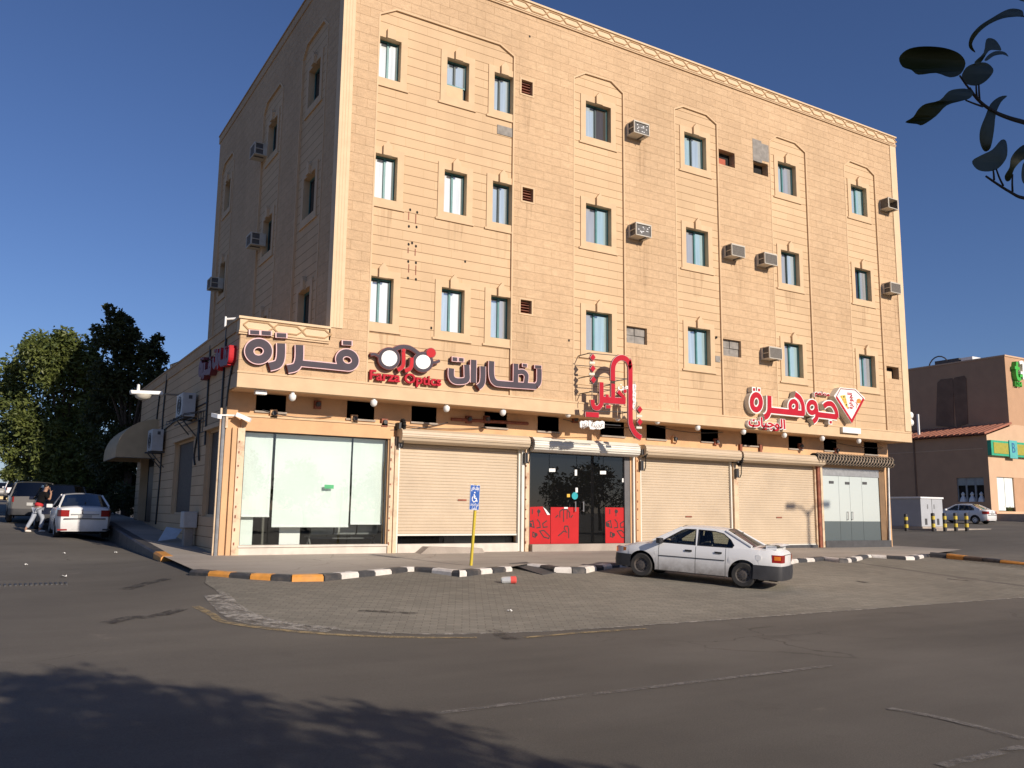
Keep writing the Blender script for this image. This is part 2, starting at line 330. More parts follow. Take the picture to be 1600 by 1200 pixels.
# ================================================================== GROUND
def groundmat(name, c, tile=False, seed=0.):
    m = bpy.data.materials.new(name); t, N, L, B = nodes(m); B.inputs['Roughness'].default_value = .85; B.inputs['Specular IOR Level'].default_value = .25
    g = N.new('ShaderNodeNewGeometry')
    def noise(s, det=6, r=.6, st=(1, 1, 1), rot=0):
        mp_ = N.new('ShaderNodeMapping'); mp_.inputs['Scale'].default_value = st; mp_.inputs['Rotation'].default_value = (0, 0, rot); mp_.inputs['Location'].default_value = (seed, seed*2, 0); L.new(g.outputs['Position'], mp_.inputs[0])
        n = N.new('ShaderNodeTexNoise'); n.inputs['Scale'].default_value = s; n.inputs['Detail'].default_value = det; n.inputs['Roughness'].default_value = r; L.new(mp_.outputs[0], n.inputs['Vector']); return n.outputs['Fac']
    def mr(f, a, b, lo, hi):
        q = N.new('ShaderNodeMapRange'); q.inputs[1].default_value = a; q.inputs[2].default_value = b; q.inputs[3].default_value = lo; q.inputs[4].default_value = hi; L.new(f, q.inputs[0]); return q.outputs[0]
    def scale(cc, f):
        s = N.new('ShaderNodeVectorMath'); s.operation = 'SCALE'; L.new(cc, s.inputs[0]); L.new(f, s.inputs['Scale']); return s.outputs[0]
    def mixc(f, a, bc):
        q = N.new('ShaderNodeMix'); q.data_type = 'RGBA'; L.new(f, q.inputs[0]); L.new(a, q.inputs[6]); q.inputs[7].default_value = (*bc, 1); return q.outputs[2]
    h = None
    if tile:
        mp_ = N.new('ShaderNodeMapping'); mp_.inputs['Rotation'].default_value = (0, 0, R(28)); L.new(g.outputs['Position'], mp_.inputs[0])
        bk = N.new('ShaderNodeTexBrick'); bk.inputs['Scale'].default_value = 1; bk.inputs['Brick Width'].default_value = .24; bk.inputs['Row Height'].default_value = .12; bk.inputs['Mortar Size'].default_value = .007; bk.inputs['Mortar Smooth'].default_value = .3
        bk.inputs['Color1'].default_value = (c[0]*1.12, c[1]*1.11, c[2]*1.1, 1); bk.inputs['Color2'].default_value = (c[0]*.88, c[1]*.88, c[2]*.88, 1); bk.inputs['Mortar'].default_value = (c[0]*.62, c[1]*.58, c[2]*.55, 1)
        L.new(mp_.outputs[0], bk.inputs['Vector']); cc = bk.outputs['Color']; h = bk.outputs['Fac']
    else:
        rp = N.new('ShaderNodeRGB'); rp.outputs[0].default_value = (*c, 1); cc = rp.outputs[0]
    cc = scale(cc, mr(noise(.13, 5), .3, .7, .78, 1.2))
    cc = scale(cc, mr(noise(.9, 7, .65, (.35, 1.2, 1), R(6)), .3, .7, .90, 1.1))
    cc = scale(cc, mr(noise(70, 3, .8), .25, .75, .72, 1.28))
    cc = mixc(mr(noise(.55, 8, .7), .60, .72, 0, .45), cc, (c[0]*.55, c[1]*.52, c[2]*.52))       # oil and wet marks
    cc = mixc(mr(noise(.8, 9, .75), .63, .78, 0, .6), cc, (.34, .285, .225))                       # blown sand
    if not tile:       # cracks and sealed joints, only in some places
        nd = N.new('ShaderNodeTexNoise'); nd.inputs['Scale'].default_value = 1.3; nd.inputs['Detail'].default_value = 5; L.new(g.outputs['Position'], nd.inputs['Vector'])
        ad = N.new('ShaderNodeVectorMath'); ad.operation = 'MULTIPLY_ADD'; L.new(nd.outputs['Color'], ad.inputs[0]); ad.inputs[1].default_value = (.9, .9, 0); L.new(g.outputs['Position'], ad.inputs[2])
        vo = N.new('ShaderNodeTexVoronoi'); vo.feature = 'DISTANCE_TO_EDGE'; vo.inputs['Scale'].default_value = .33; L.new(ad.outputs[0], vo.inputs['Vector'])
        mm = N.new('ShaderNodeMath'); mm.operation = 'MULTIPLY'; L.new(mr(vo.outputs['Distance'], .0, .006, 1, 0), mm.inputs[0]); L.new(mr(noise(.16, 3), .5, .58, 0, .7), mm.inputs[1])
        cc = mixc(mm.outputs[0], cc, (c[0]*.4, c[1]*.38, c[2]*.36))
        cc = scale(cc, mr(noise(.35, 4, .6, (.12, 1., 1), R(2)), .35, .65, .90, 1.08))
    if not tile: cc = mixc(mr(noise(190, 2, .5), .70, .74, 0, .5), cc, (.30, .27, .24))          # bright chippings
    L.new(cc, B.inputs['Base Color'])
    nb = noise(120, 4, .7); hh = nb
    if h is not None:
        q = N.new('ShaderNodeMath'); q.operation = 'MULTIPLY_ADD'; L.new(h, q.inputs[0]); q.inputs[1].default_value = -1.5; L.new(nb, q.inputs[2]); hh = q.outputs[0]
    bp = N.new('ShaderNodeBump'); bp.inputs['Strength'].default_value = .45; bp.inputs['Distance'].default_value = .012; L.new(hh, bp.inputs['Height']); L.new(bp.outputs[0], B.inputs['Normal'])
    MATS[name] = m; return m
ASPH = groundmat('asphalt', (.138, .124, .102))
PAVER = groundmat('block_paving', (.232, .214, .172), True, 3.)
SLABC = groundmat('pavement_concrete', (.38, .335, .28), False, 9.)
def worn(name, c, amt=.5):
    m = bpy.data.materials.new(name); t, N, L, B = nodes(m); B.inputs['Base Color'].default_value = (*c, 1); B.inputs['Roughness'].default_value = .8
    g = N.new('ShaderNodeNewGeometry'); n = N.new('ShaderNodeTexNoise'); n.inputs['Scale'].default_value = 5; n.inputs['Detail'].default_value = 9; n.inputs['Roughness'].default_value = .8; L.new(g.outputs['Position'], n.inputs['Vector'])
    q = N.new('ShaderNodeMapRange'); q.inputs[1].default_value = amt-.09; q.inputs[2].default_value = amt+.09; q.inputs[3].default_value = 1; q.inputs[4].default_value = .12; L.new(n.outputs['Fac'], q.inputs[0])
    tr = N.new('ShaderNodeBsdfTransparent'); mx = N.new('ShaderNodeMixShader'); L.new(q.outputs[0], mx.inputs[0]); L.new(B.outputs[0], mx.inputs[1]); L.new(tr.outputs[0], mx.inputs[2]); L.new(mx.outputs[0], N['Material Output'].inputs[0])
    MATS[name] = m; return m
W_WHITE = worn('worn_white_paint', (.215, .197, .172), .48); W_YEL = worn('worn_yellow_paint', (.40, .30, .15), .48); W_CONC = worn('worn_concrete_lip', (.44, .405, .345), .51)
OILM = worn('oil_stain', (.045, .038, .033), .52)

def axis(a, b, fine0, fine1, fstep, grow=1.25):
    xs = [fine0]
    while xs[-1] < fine1: xs.append(xs[-1]+fstep)
    s = fstep
    while xs[-1] < b: s *= grow; xs.append(xs[-1]+s)
    s = fstep
    while xs[0] > a: s *= grow; xs.insert(0, xs[0]-s)
    return xs
g = MB(); XS = axis(-1400, 1400, -14, 42, .5); YS = axis(-900, 1800, -26, 26, .5)
g.grid([[(x, y, gz(x, y)) for x in XS] for y in YS], ASPH)
tag(g.build('road', local=True, smooth=True), kind='structure')

# kerb lines: foot of the street face, read where the paint changes
K1 = [(295,899),(324,900.4),(357,903),(389.6,905.6),(422.4,907.7),(455,909.5),(506.4,908.8),(533.4,905.6),(561.5,902.5),(586.5,900.4),(612.7,897.2),(636.3,893.8),(648,893.4),(673.8,895.6),(705.3,900.3),(717.6,901.9),(730,900.8),(751.4,898),(770,896.3),(790.3,894),(801,893)]
K1c = 'kokokoo'[:6]+'kwkwkww'[:6]+'kwkwkwkw'[:8]
K2 = [(822,887),(843,889.6),(865,895),(894,896.3),(915.7,896.3),(932.5,892),(943.8,891),(957,888),(968.5,886.8),(985,886),(1010,889),(1040,893),(1075,892.5),(1110,890),(1140,887),(1170,884.5),(1195,884),(1215,886),(1232,883),(1248,879.4),(1261.4,878.7),(1273.8,877.8),(1288.4,876),(1311,879.4),(1325.5,879.4),(1331,878.6),(1339,877),(1348,874.8),(1357,871.5),(1362.6,871.5),(1386,873.3),(1415.5,875.5),(1430,875.5),(1437,873.7),(1444,872),(1452.6,870.4)]
K2c = 'wkwkwkwkwkwkwkwkwkwkwkwkwkwkwwkwkwkw'
K3 = [(1452.6,870.4),(1478.5,872.6),(1505.5,876),(1535,879.4),(1562,882.8),(1600,887.7)]
K3c = 'kobko'
KM = {'k': pm('kerb_black', (.045,.045,.047), .6, .2, 9, dirt=.5, dirtc=(.25,.2,.16)), 'o': pm('kerb_orange', (.62,.27,.05), .6, .12, 9, dirt=.4, dirtc=(.42,.3,.2)),
      'w': pm('kerb_white', (.68,.64,.58), .6, .10, 9, dirt=.5, dirtc=(.35,.29,.23)), 'b': pm('kerb_brown', (.14,.10,.07), .7, .2, 9)}
def kerb(path, cols, top=lambda x, y: sw(x, y)+.008):
    P = [(p.x, p.y) for p in path]; mb = MB(); prof = [(0, None), (0, -.045), (.045, 0), (.27, 0), (.27, -.2)]
    offs = {d: offset2(P, d) for d in (0, .045, .27)}
    def row(i, tsh=0.):
        r = []
        for d, dz in prof:
            x, y = offs[d][i]; bx, by = P[i]
            r.append(V((x, y, gz(bx, by)-.06 if dz is None else top(bx, by)+dz)))
        return r
    for i in range(len(P)-1):
        a, b = row(i), row(i+1); e = .012
        a2 = [lerp(p, q, e/max(.05, (b[0]-a[0]).length)) for p, q in zip(a, b)]; b2 = [lerp(q, p, e/max(.05, (b[0]-a[0]).length)) for p, q in zip(a, b)]
        mid = [lerp(p, q, .5) + V((0, 0, random.uniform(-.006, .006))) for p, q in zip(a2, b2)]
        mb.grid([a2, mid, b2], KM[cols[i]]); mb.face(a2, KM[cols[i]]); mb.face(b2[::-1], KM[cols[i]])
    tag(mb.build('kerb', local=True), kind='structure'); return offs[.045]
random.seed(3)
k1 = [gnd(*p) for p in K1]; k2 = [gnd(*p) for p in K2]; k3 = [gnd(*p) for p in K3]
tail = V((k3[-1].x, k3[-1].y, 0)) + (k3[-1]-k3[-2]).normalized()*14; tail.z = gz(tail.x, tail.y)
k3x = k3[:]
for j in range(1, 7): q = lerp(k3[-1], tail, j/6); k3x.append(V((q.x, q.y, gz(q.x, q.y))))
o1 = kerb(k1, K1c); o2 = kerb(k2, K2c); o3 = kerb(k3x, K3c+'kokoko', lambda x, y: gz(x, y)+.16)
LKX = -4.72
lk = [V((LKX, y, gz(LKX, y))) for y in [60, 45, 30, 24, 19, 16, 13, 11, 9, 7, 5.2, 3.6, 2.1, .95]]
kerb(lk, 'kkkkkkkkkkkko')
# pavement in front, its left strip, the right lot's edge
pav = MB(); d = (o1 + o2)
front = [(LKX+.06, .95), (k1[0].x+.1, k1[0].y+.15)] + d[1:] + [(24.9, -1.0), (25.3, 6), (23.4, 6), (23.4, 1.15), (-3.3, 1.15), (LKX+.06, 1.15)]
tri = tessellate_polygon([[V((a, b, 0)) for a, b in front]])
n0 = len(pav.v); pav.v += [(a, b, sw(a, b)) for a, b in front]
for t in tri: pav.f.append(tuple(n0+i for i in t)); pav.mi.append(pav.k(SLABC))
pav.grid([[(x, y, sw(x, y)) for x in (LKX+.06, -4.2, -3.3)] for y in (1.15, 2, 4, 7, 10, 14, 20, 30, 45, 60)], SLABC)
tag(pav.build('pavement', local=True), kind='structure')
# block-paved parking apron
GUT = [(-4.75, -7.6), (-4.4, -8.75), (-3.8, -9.45), (-3.1, -9.95), (-1.8, -10.32), (0, -10.55), (5, -10.62), (60, -10.7)]
kr = [(q.x, q.y) for q in k3x]
def upy(x): return -1.75 if x < kr[0][0] else pl(kr, x)+.1
pk = MB(); xs = [-4.75, -4.55, -4.3, -4, -3.6, -3.1, -2.5, -1.8, -1, 0, 1.5, 3, 5, 7, 9, 11, 13, 15, 17, 19, 20.5, 22, 24, 26, 28, 30, 33, 36]
def col_(x):
    a, b = pl(GUT, x), upy(x)
    if x < -4.2: b = lerp(-4.2, -1.75, (x+4.75)/.55) if x > -4.75 else -4.2
    return [(x, lerp(a, b, j/22), gz(x, lerp(a, b, j/22))+.005) for j in range(23)]
pk.grid([col_(x) for x in xs], PAVER)
tag(pk.build('parking_apron', local=True), kind='structure')
def strip(name, pts, wd, m, lift=.009, sub=8):
    P = smooth2(pts, False, sub); L, Rr = offset2(P, wd/2), offset2(P, -wd/2); mb = MB()
    mb.grid([[(a[0], a[1], gz(*a)+lift), (c[0], c[1], gz(*c)+lift), (b[0], b[1], gz(*b)+lift)] for a, c, b in zip(L, P, Rr)], m)
    return tag(mb.build(name, local=True), kind='structure')
gp = lambda l: [(gnd(*p).x, gnd(*p).y) for p in l]
strip('gutter_lip', [(-4.72, -5.2)]+GUT[:-1]+[(14, -10.64), (24, -10.66), (36, -10.68)], .10, W_CONC)
strip('gutter_concrete', gp([(338,930),(352,945),(378,965),(430,977),(520,985)]), .42, W_CONC, .012)
strip('yellow_line', gp([(305,948),(330,960),(350,972),(420,983),(520,992),(620,996),(745,997)]), .13, W_YEL)
strip('yellow_line', gp([(820,997),(900,990),(1010,983)]), .12, W_YEL)
strip('lane_line', gp([(680,1116),(800,1101),(1000,1077),(1200,1053),(1300,1041)]), .10, W_WHITE)
strip('lane_line', gp([(1390,1108),(1480,1125),(1600,1156)]), .10, W_WHITE)
strip('lane_line', gp([(1470,1198),(1540,1182),(1600,1168)]), .10, W_WHITE)
for a, wd in (([(165,975),(205,966),(240,964),(285,952)], .25), ([(195,922),(230,912),(262,905)], .3), ([(560,955),(610,957),(650,960)], .18), ([(770,985),(790,996),(806,1000)], .2), ([(1480,905),(1500,907),(1520,909)], .2), ([(1335,908),(1355,911)], .22)):
    strip('oil_mark', gp(a), wd, OILM, .013)
# storm drain grate in the left street
dg = MB(); c0 = gnd(50, 913)
for i in range(14):
    x = c0.x-.55+i*.085; dg.box(x, x+.04, c0.y-.22, c0.y+.22, gz(c0.x, c0.y)-.02, gz(c0.x, c0.y)+.012, DGREY)
tag(dg.build('drain_grate'), 'dark slotted drain grate set in the left side street', 'drain')
# loose ramp plate leaning on the kerb, small concrete ramp, litter
rp = MB(); q = [gnd(847,899), gnd(869.5,895), onZ(822,877.8,1.44), onZ(795,880.5,1.43)]
q[0].z += .02; q[1].z += .02
rp.face(q, DGREY); rp.face([p-V((0,0,.03)) for p in q], DGREY)
for i in range(4): a, b = q[i], q[(i+1)%4]; rp.face([a, b, b-V((0,0,.03)), a-V((0,0,.03))], DGREY)
tag(rp.build('ramp_plate'), 'grey ramp plate sloping from the pavement over the kerb down to the parking', 'ramp')
bt = MB(); c0 = gnd(795, 912); ax = V((.85, -.5, .05)).normalized(); bp0 = c0+V((0,0,.075))-ax*.16
PLAS = glassmat('clear_plastic', (.9,.92,.92), .15, .1, .6, (.8,.82,.82)); PINK = pm('red_label', (.75,.10,.08), .5)
bt.tube([bp0, bp0+ax*.02, bp0+ax*.06, bp0+ax*.2], [.04,.07,.075,.075], PLAS, 12)
bt_o = bt.build('plastic_bottle'); tag(bt_o, 'crushed clear plastic bottle with red band lying on the paving', 'bottle')
b2 = MB(); b2.tube([bp0+ax*.2, bp0+ax*.3, bp0+ax*.32], [.077,.078,.05], PINK, 12); b2.build('label', bt_o)
PAPER = pm('paper', (.75,.74,.7), .8)
random.seed(8)
for (x, y), lab in (((41,884),'white scrap of litter on the left street asphalt near the drain'), ((100,866),'white paper scrap on asphalt behind the white saloon'), ((181,865),'pale litter scrap on asphalt right of the white saloon'), ((100,902),'tiny pale litter scrap on the left street asphalt by the corner kerb'), ((797,957),'pale scrap of litter in the middle of the block paving')):
    p = gnd(x, y); mb = MB(); s = .03+.03*random.random(); rows = [[p+V((i*s*.6-s, j*s*.5-s*.6, .012+random.random()*.045)) for i in range(4)] for j in range(4)]
    mb.grid(rows, PAPER); tag(mb.build('litter'), lab, 'litter', 'litter scraps on the ground')
# ================================================================== MAIN BUILDING
X0, X1, XB, XL = -1.08, 23.5, -3.39, -3.39
ZB, ZT, ZL = 5.66, 18.75, 7.42
bld = thing('apartment_building', (10, 1, 1.45), 'four storey sand coloured stone corner building with shops at street level', 'building')
F0 = mpF(0.)
COLS = [(0, .67), (2.15, 2.89), (3.77, 4.44), (7.22, 8.25), (11.5, 12.54), (16.24, 17.24), (20.5, 21.49)]
ROWS = [(16.03, 14.80), (12.53, 11.24), (9.0, 7.72)]
def panel(px): 
    q = [fx(*p) for p in px]; return [(q[0][0], 6.06)] + q + [(q[-1][0], 6.06)]
PANELS = [panel(p) for p in ([(593,21),(620,15),(782,69),(804,88)], [(896.8,121),(915,113.8),(955.4,126.4),(974,145.6)], [(1053.4,170),(1067.4,166),(1104,179),(1120,193.8)], [(1202,221),(1213.4,212.8),(1242.5,223),(1258.4,238)], [(1318.5,258.8),(1327.8,251),(1355,261.6),(1366.3,273.8)])]
PANELS[0][0] = (-.03, 6.06); PANELS[0][1] = (-.03, PANELS[0][1][1])
def rect(x0, z0, x1, z1): return [(x0, z0), (x1, z0), (x1, z1), (x0, z1)]
def rpx(a, b, c, d, Y=0.):      # px box (left, top, right, bottom) -> rectangle on a front plane
    p, q = fx(a, (b+d)/2, Y), fx(c, (b+d)/2, Y); m = (a+c)/2; t, bt_ = fx(m, b, Y), fx(m, d, Y)
    return rect(p[0], bt_[1], q[0], t[1])
VENTS = [(814.5,126.5,832,148), (816,294,833,315), (813,469,830.5,490)]
BLOCKED = [(979,511,1011,537), (1130,531,1158,557)]
HOLES = [(1123,236,1148,259), (1177,253.5,1200,273), (1385.5,573,1404.5,592)]
vr = [rpx(*v) for v in VENTS]; br = [rpx(*v) for v in BLOCKED]; hr = [rpx(*v) for v in HOLES]
mb = MB()
outer = [(XB+.01, ZB), (X1, ZB), (X1, ZT-.36), (X0, ZT-.36), (X0, ZL-.38), (XB+.01, ZL-.38)]
mb.prism(outer, F0, 0, .3, STONE_R, STONE_R, PANELS + vr + br + hr)
mb.build('rough_stone_front', bld)
def inside(poly, x, z):
    c = False
    for (a, b), (e, f) in zip(poly, poly[1:]+poly[:1]):
        if (b > z) != (f > z) and x < (e-a)*(z-b)/(f-b)+a: c = not c
    return c
WIN = []
for i, (a, b) in enumerate(COLS):
    for j, (t, bo) in enumerate(ROWS):
        WIN.append((i, j, a, b, t, bo))
for P in PANELS:
    m2 = MB(); xa, xb = P[0][0], P[-1][0]
    hl = [rect(max(a, xa+.004), bo, min(b, xb-.004), t) for i, j, a, b, t, bo in WIN if xa-.1 < (a+b)/2 < xb]
    m2.prism(P, F0, .05, .32, STONE_S, STONE_T, hl); m2.build('stone_panel', bld)
    m3 = MB(); m3.ribbon(P[0:], .05, F0, -.010, .06, STONE_T); m3.build('panel_moulding', bld)
# window surrounds, keystones, frames and panes
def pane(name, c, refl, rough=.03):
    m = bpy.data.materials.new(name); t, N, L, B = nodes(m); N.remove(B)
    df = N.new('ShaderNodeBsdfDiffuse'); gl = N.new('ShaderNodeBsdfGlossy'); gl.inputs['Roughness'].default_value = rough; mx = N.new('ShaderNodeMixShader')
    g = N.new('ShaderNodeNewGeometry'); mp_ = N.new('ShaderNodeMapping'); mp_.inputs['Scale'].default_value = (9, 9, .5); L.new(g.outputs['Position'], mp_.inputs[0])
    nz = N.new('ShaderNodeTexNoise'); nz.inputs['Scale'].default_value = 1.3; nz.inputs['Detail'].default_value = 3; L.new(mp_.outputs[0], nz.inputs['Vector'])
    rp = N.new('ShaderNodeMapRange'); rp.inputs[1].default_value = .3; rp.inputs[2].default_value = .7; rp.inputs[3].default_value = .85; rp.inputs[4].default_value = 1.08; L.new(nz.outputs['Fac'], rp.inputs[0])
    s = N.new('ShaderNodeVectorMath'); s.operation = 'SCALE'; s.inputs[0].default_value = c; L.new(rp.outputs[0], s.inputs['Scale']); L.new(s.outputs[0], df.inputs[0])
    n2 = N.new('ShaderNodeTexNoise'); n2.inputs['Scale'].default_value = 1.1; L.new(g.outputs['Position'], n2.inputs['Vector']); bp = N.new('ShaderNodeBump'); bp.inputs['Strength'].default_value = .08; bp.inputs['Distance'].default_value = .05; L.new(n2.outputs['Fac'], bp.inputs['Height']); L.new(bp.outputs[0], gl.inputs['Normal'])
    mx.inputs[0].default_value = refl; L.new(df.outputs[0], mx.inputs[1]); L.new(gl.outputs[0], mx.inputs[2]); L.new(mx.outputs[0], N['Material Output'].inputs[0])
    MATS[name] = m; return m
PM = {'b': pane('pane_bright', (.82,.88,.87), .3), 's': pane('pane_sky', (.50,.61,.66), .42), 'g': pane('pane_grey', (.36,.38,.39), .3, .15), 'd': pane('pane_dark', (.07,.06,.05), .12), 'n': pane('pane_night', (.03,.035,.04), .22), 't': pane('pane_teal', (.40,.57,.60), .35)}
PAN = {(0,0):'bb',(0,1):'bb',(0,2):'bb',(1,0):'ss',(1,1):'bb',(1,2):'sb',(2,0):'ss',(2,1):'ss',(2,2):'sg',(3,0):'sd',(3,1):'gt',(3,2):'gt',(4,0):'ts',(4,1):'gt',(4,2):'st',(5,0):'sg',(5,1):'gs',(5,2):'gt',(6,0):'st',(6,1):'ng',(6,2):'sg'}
WR = random.Random(9)
def window(parent, mp, a, b, t, bo, kinds, key=True, clipa=-99, clipb=99, dp=.05):
    e = .005
    s = MB(); o_ = rect(max(a-.20, clipa), bo-.20, min(b+.20, clipb), t+.20); hole = rect(a+e*(a-.2 < clipa), bo, b-e*(b+.2 > clipb), t)
    s.prism(o_, mp, dp-.03, dp, STONE_T, STONE_T, [hole])
    o2_ = rect(max(a-.26, clipa), bo-.26, min(b+.26, clipb), bo-.20)
    s.prism(o2_, mp, dp-.045, dp, STONE_T)
    if key:
        c = (a+b)/2; s.prism([(c-.13, t-.03), (c+.13, t-.03), (c+.13, t+.24), (c, t+.40), (c-.13, t+.24)], mp, dp-.11, dp+.01, STONE_T)
    s.build('window_surround', parent)
    f = MB(); w_ = .05; d0, d1 = dp+.16, dp+.22; zb = bo
    if kinds[0] == '!': zb = lerp(bo, t, .36)
    f.prism(rect(a, zb, b, t), mp, d0, d1, TEAL, TEAL, [rect(a+w_, zb+w_, b-w_, t-w_)])
    c = lerp(a, b, WR.choice((.42, .46, .46, .5, .53)))
    f.prism(rect(c-.03, zb+w_, c+.03, t-w_), mp, d0-.012, d1-.02, TEALD if kinds[-1] in 'sd' else TEAL)
    f.prism(rect(a+w_, t-w_-.035, b-w_, t-w_), mp, d0+.01, d1, TEALD); f.prism(rect(b-w_-.035, zb+w_, b-w_, t-w_-.035), mp, d0+.012, d1, TEALD)  # dark top and right strips stand in for the shade of lintel and jamb
    fo = f.build('window', parent)
    for (p, q, k, dd) in ((a+w_-.01, c-.03, kinds[-2], .035), (c+.03, b-w_+.01, kinds[-1], .025)):
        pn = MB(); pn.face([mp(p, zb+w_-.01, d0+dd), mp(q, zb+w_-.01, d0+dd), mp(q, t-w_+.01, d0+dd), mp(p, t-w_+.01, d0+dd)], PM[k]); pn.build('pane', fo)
    if zb > bo:
        bdp = MB(); bdp.prism(rect(a, bo, b-.12, zb), mp, dp+.14, dp+.22, STONE_T); bdp.prism(rect(b-.12, bo, b, zb), mp, dp+.2, dp+.22, TEALD); bdp.build('infill_board', parent)
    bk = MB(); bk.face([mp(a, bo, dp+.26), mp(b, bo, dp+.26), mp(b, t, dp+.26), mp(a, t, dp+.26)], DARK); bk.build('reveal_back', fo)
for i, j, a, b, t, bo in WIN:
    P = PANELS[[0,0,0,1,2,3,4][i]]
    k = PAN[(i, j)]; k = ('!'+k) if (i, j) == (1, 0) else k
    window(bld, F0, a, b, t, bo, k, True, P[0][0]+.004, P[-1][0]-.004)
# vents, blocked openings, AC holes
for r_, v in zip(vr, VENTS):
    f = MB(); q = rect(r_[0][0]-.05, r_[0][1]-.05, r_[2][0]+.05, r_[2][1]+.05)
    f.prism(q, F0, -.015, 0.002, STONE_T, STONE_T, [r_]); fo = f.build('vent', bld)
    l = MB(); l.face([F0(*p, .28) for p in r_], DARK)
    for n in range(5): z = lerp(r_[0][1], r_[2][1], (n+.3)/5); l.prism(rect(r_[0][0], z, r_[1][0], z+.02), F0, .1, .24, RUST)
    l.build('louvre', fo)
for r_ in br:
    f = MB(); c = [lerp(r_[0][0], r_[1][0], k) for k in (0, .48, 1)]; z = [lerp(r_[0][1], r_[2][1], k) for k in (0, .5, 1)]
    f.face([F0(*p, .16) for p in r_], CEMENT)
    for i in range(2):
        for j in range(2): f.prism(rect(c[i]+.01, z[j]+.01, c[i+1]-.012, z[j+1]-.012), F0, .11+.015*((i+j) % 2), .17, CEMENT)
    f.build('blockwork_infill', bld)
HM = [pm('red_curtain', (.42,.10,.05), .8), DARK, DARK]
for r_, m_, k in zip(hr, HM, range(3)):
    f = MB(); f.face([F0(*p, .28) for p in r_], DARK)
    if k == 0: f.prism(rect(r_[0][0]+.05, r_[0][1], r_[1][0]-.3, lerp(r_[0][1], r_[2][1], .55)), F0, .18, .26, HM[0])
    if k == 2: f.prism(rect(r_[0][0], r_[0][1], lerp(r_[0][0], r_[1][0], .5), lerp(r_[0][1], r_[2][1], .6)), F0, .06, .26, STONE_T)  # stone block shaped so the dark back reads as an L of shade
    f.build('wall_hole', bld)
cm = MB()
for a, b, c, d in ((1176,218.5,1190,252.3), (1190.2,226,1201,252.3), (778,197,801.5,211), (1119,556,1126.5,565.5)): cm.prism(rpx(a, b, c, d), F0, -.006 if a > 1150 else .03, .1, CEMENT)
cm.each('cement_patch', bld)
ho = MB()
for (x, y) in ((827.6,57),(642,327),(653,331),(640,353),(652,354),(639.6,381),(645,379),(651,384),(639,408),(651,410),(638.6,434),(651,436),(889,532),(1120,527),(728,408),(675,512),(672,607),(765,619)):
    u, v = fx(x, y); ho.prism([(u+.035*math.cos(k), v+.045*math.sin(k)) for k in [i*1.047 for i in range(6)]], F0, -.004 if not .0 < u < 4.5 else .044, .06, DARK)
for (x0, y0, l) in ((640,328,14),(651,332,16),(639,384,10),(650,386,12),(640,410,14),(651,412,16)):
    u, v = fx(x0, y0); ho.prism(rect(u-.015, v-l*.02, u+.015, v-.04), F0, .045, .06, RUST)
ho.each('drill_hole', bld, .03)
STREAK = bpy.data.materials.new('rust_streak'); t, N, L, B = nodes(STREAK); B.inputs['Base Color'].default_value = (.20, .115, .055, 1); B.inputs['Roughness'].default_value = .9
g = N.new('ShaderNodeNewGeometry'); mp_ = N.new('ShaderNodeMapping'); mp_.inputs['Scale'].default_value = (9, 9, .55); L.new(g.outputs['Position'], mp_.inputs[0]); nz = N.new('ShaderNodeTexNoise'); nz.inputs['Scale'].default_value = 1.2; nz.inputs['Detail'].default_value = 5; L.new(mp_.outputs[0], nz.inputs['Vector'])
q_ = N.new('ShaderNodeMapRange'); q_.inputs[1].default_value = .42; q_.inputs[2].default_value = .75; q_.inputs[3].default_value = 0; q_.inputs[4].default_value = .2; L.new(nz.outputs['Fac'], q_.inputs[0]); tr_ = N.new('ShaderNodeBsdfTransparent'); mx_ = N.new('ShaderNodeMixShader'); L.new(q_.outputs[0], mx_.inputs[0]); L.new(tr_.outputs[0], mx_.inputs[1]); L.new(B.outputs[0], mx_.inputs[2]); L.new(mx_.outputs[0], N['Material Output'].inputs[0])
rs_ = random.Random(4)
for (x, y, wd, ln, dd) in ((1003,216,.5,1.3,0), (1006,374,.5,1.6,0), (1154,405,.5,1.4,0), (1205,418,.5,1.5,0), (1212,566,.5,1.0,0), (1400,463,.45,1.5,0), (1396,332,.5,1.2,0), (995,542,.6,.8,0), (1144,560,.6,.8,0), (823,150,.4,1.2,0), (824,318,.4,1.,0), (821,494,.4,1.,0),
    (608,514,.6,.8,.05), (705,532,.65,.7,.05), (782,541,.6,.8,.05), (935,562,.8,.5,.05), (712,346,.6,.9,.05), (602,322,.5,1.,.05), (1092,580,.8,.6,.05), (1090,424,.7,.9,.05), (785,361,.5,.9,.05), (1237,456,.7,.8,.05), (1350,478,.7,.8,.05)):
    u, v = fx(x, y); sk_ = MB(); sk_.face([F0(u-wd/2, v, dd-.003), F0(u+wd/2, v, dd-.003), F0(u+wd*.25, v-ln, dd-.003), F0(u-wd*.3, v-ln, dd-.003)], STREAK); sk_.build('water_stain', bld)
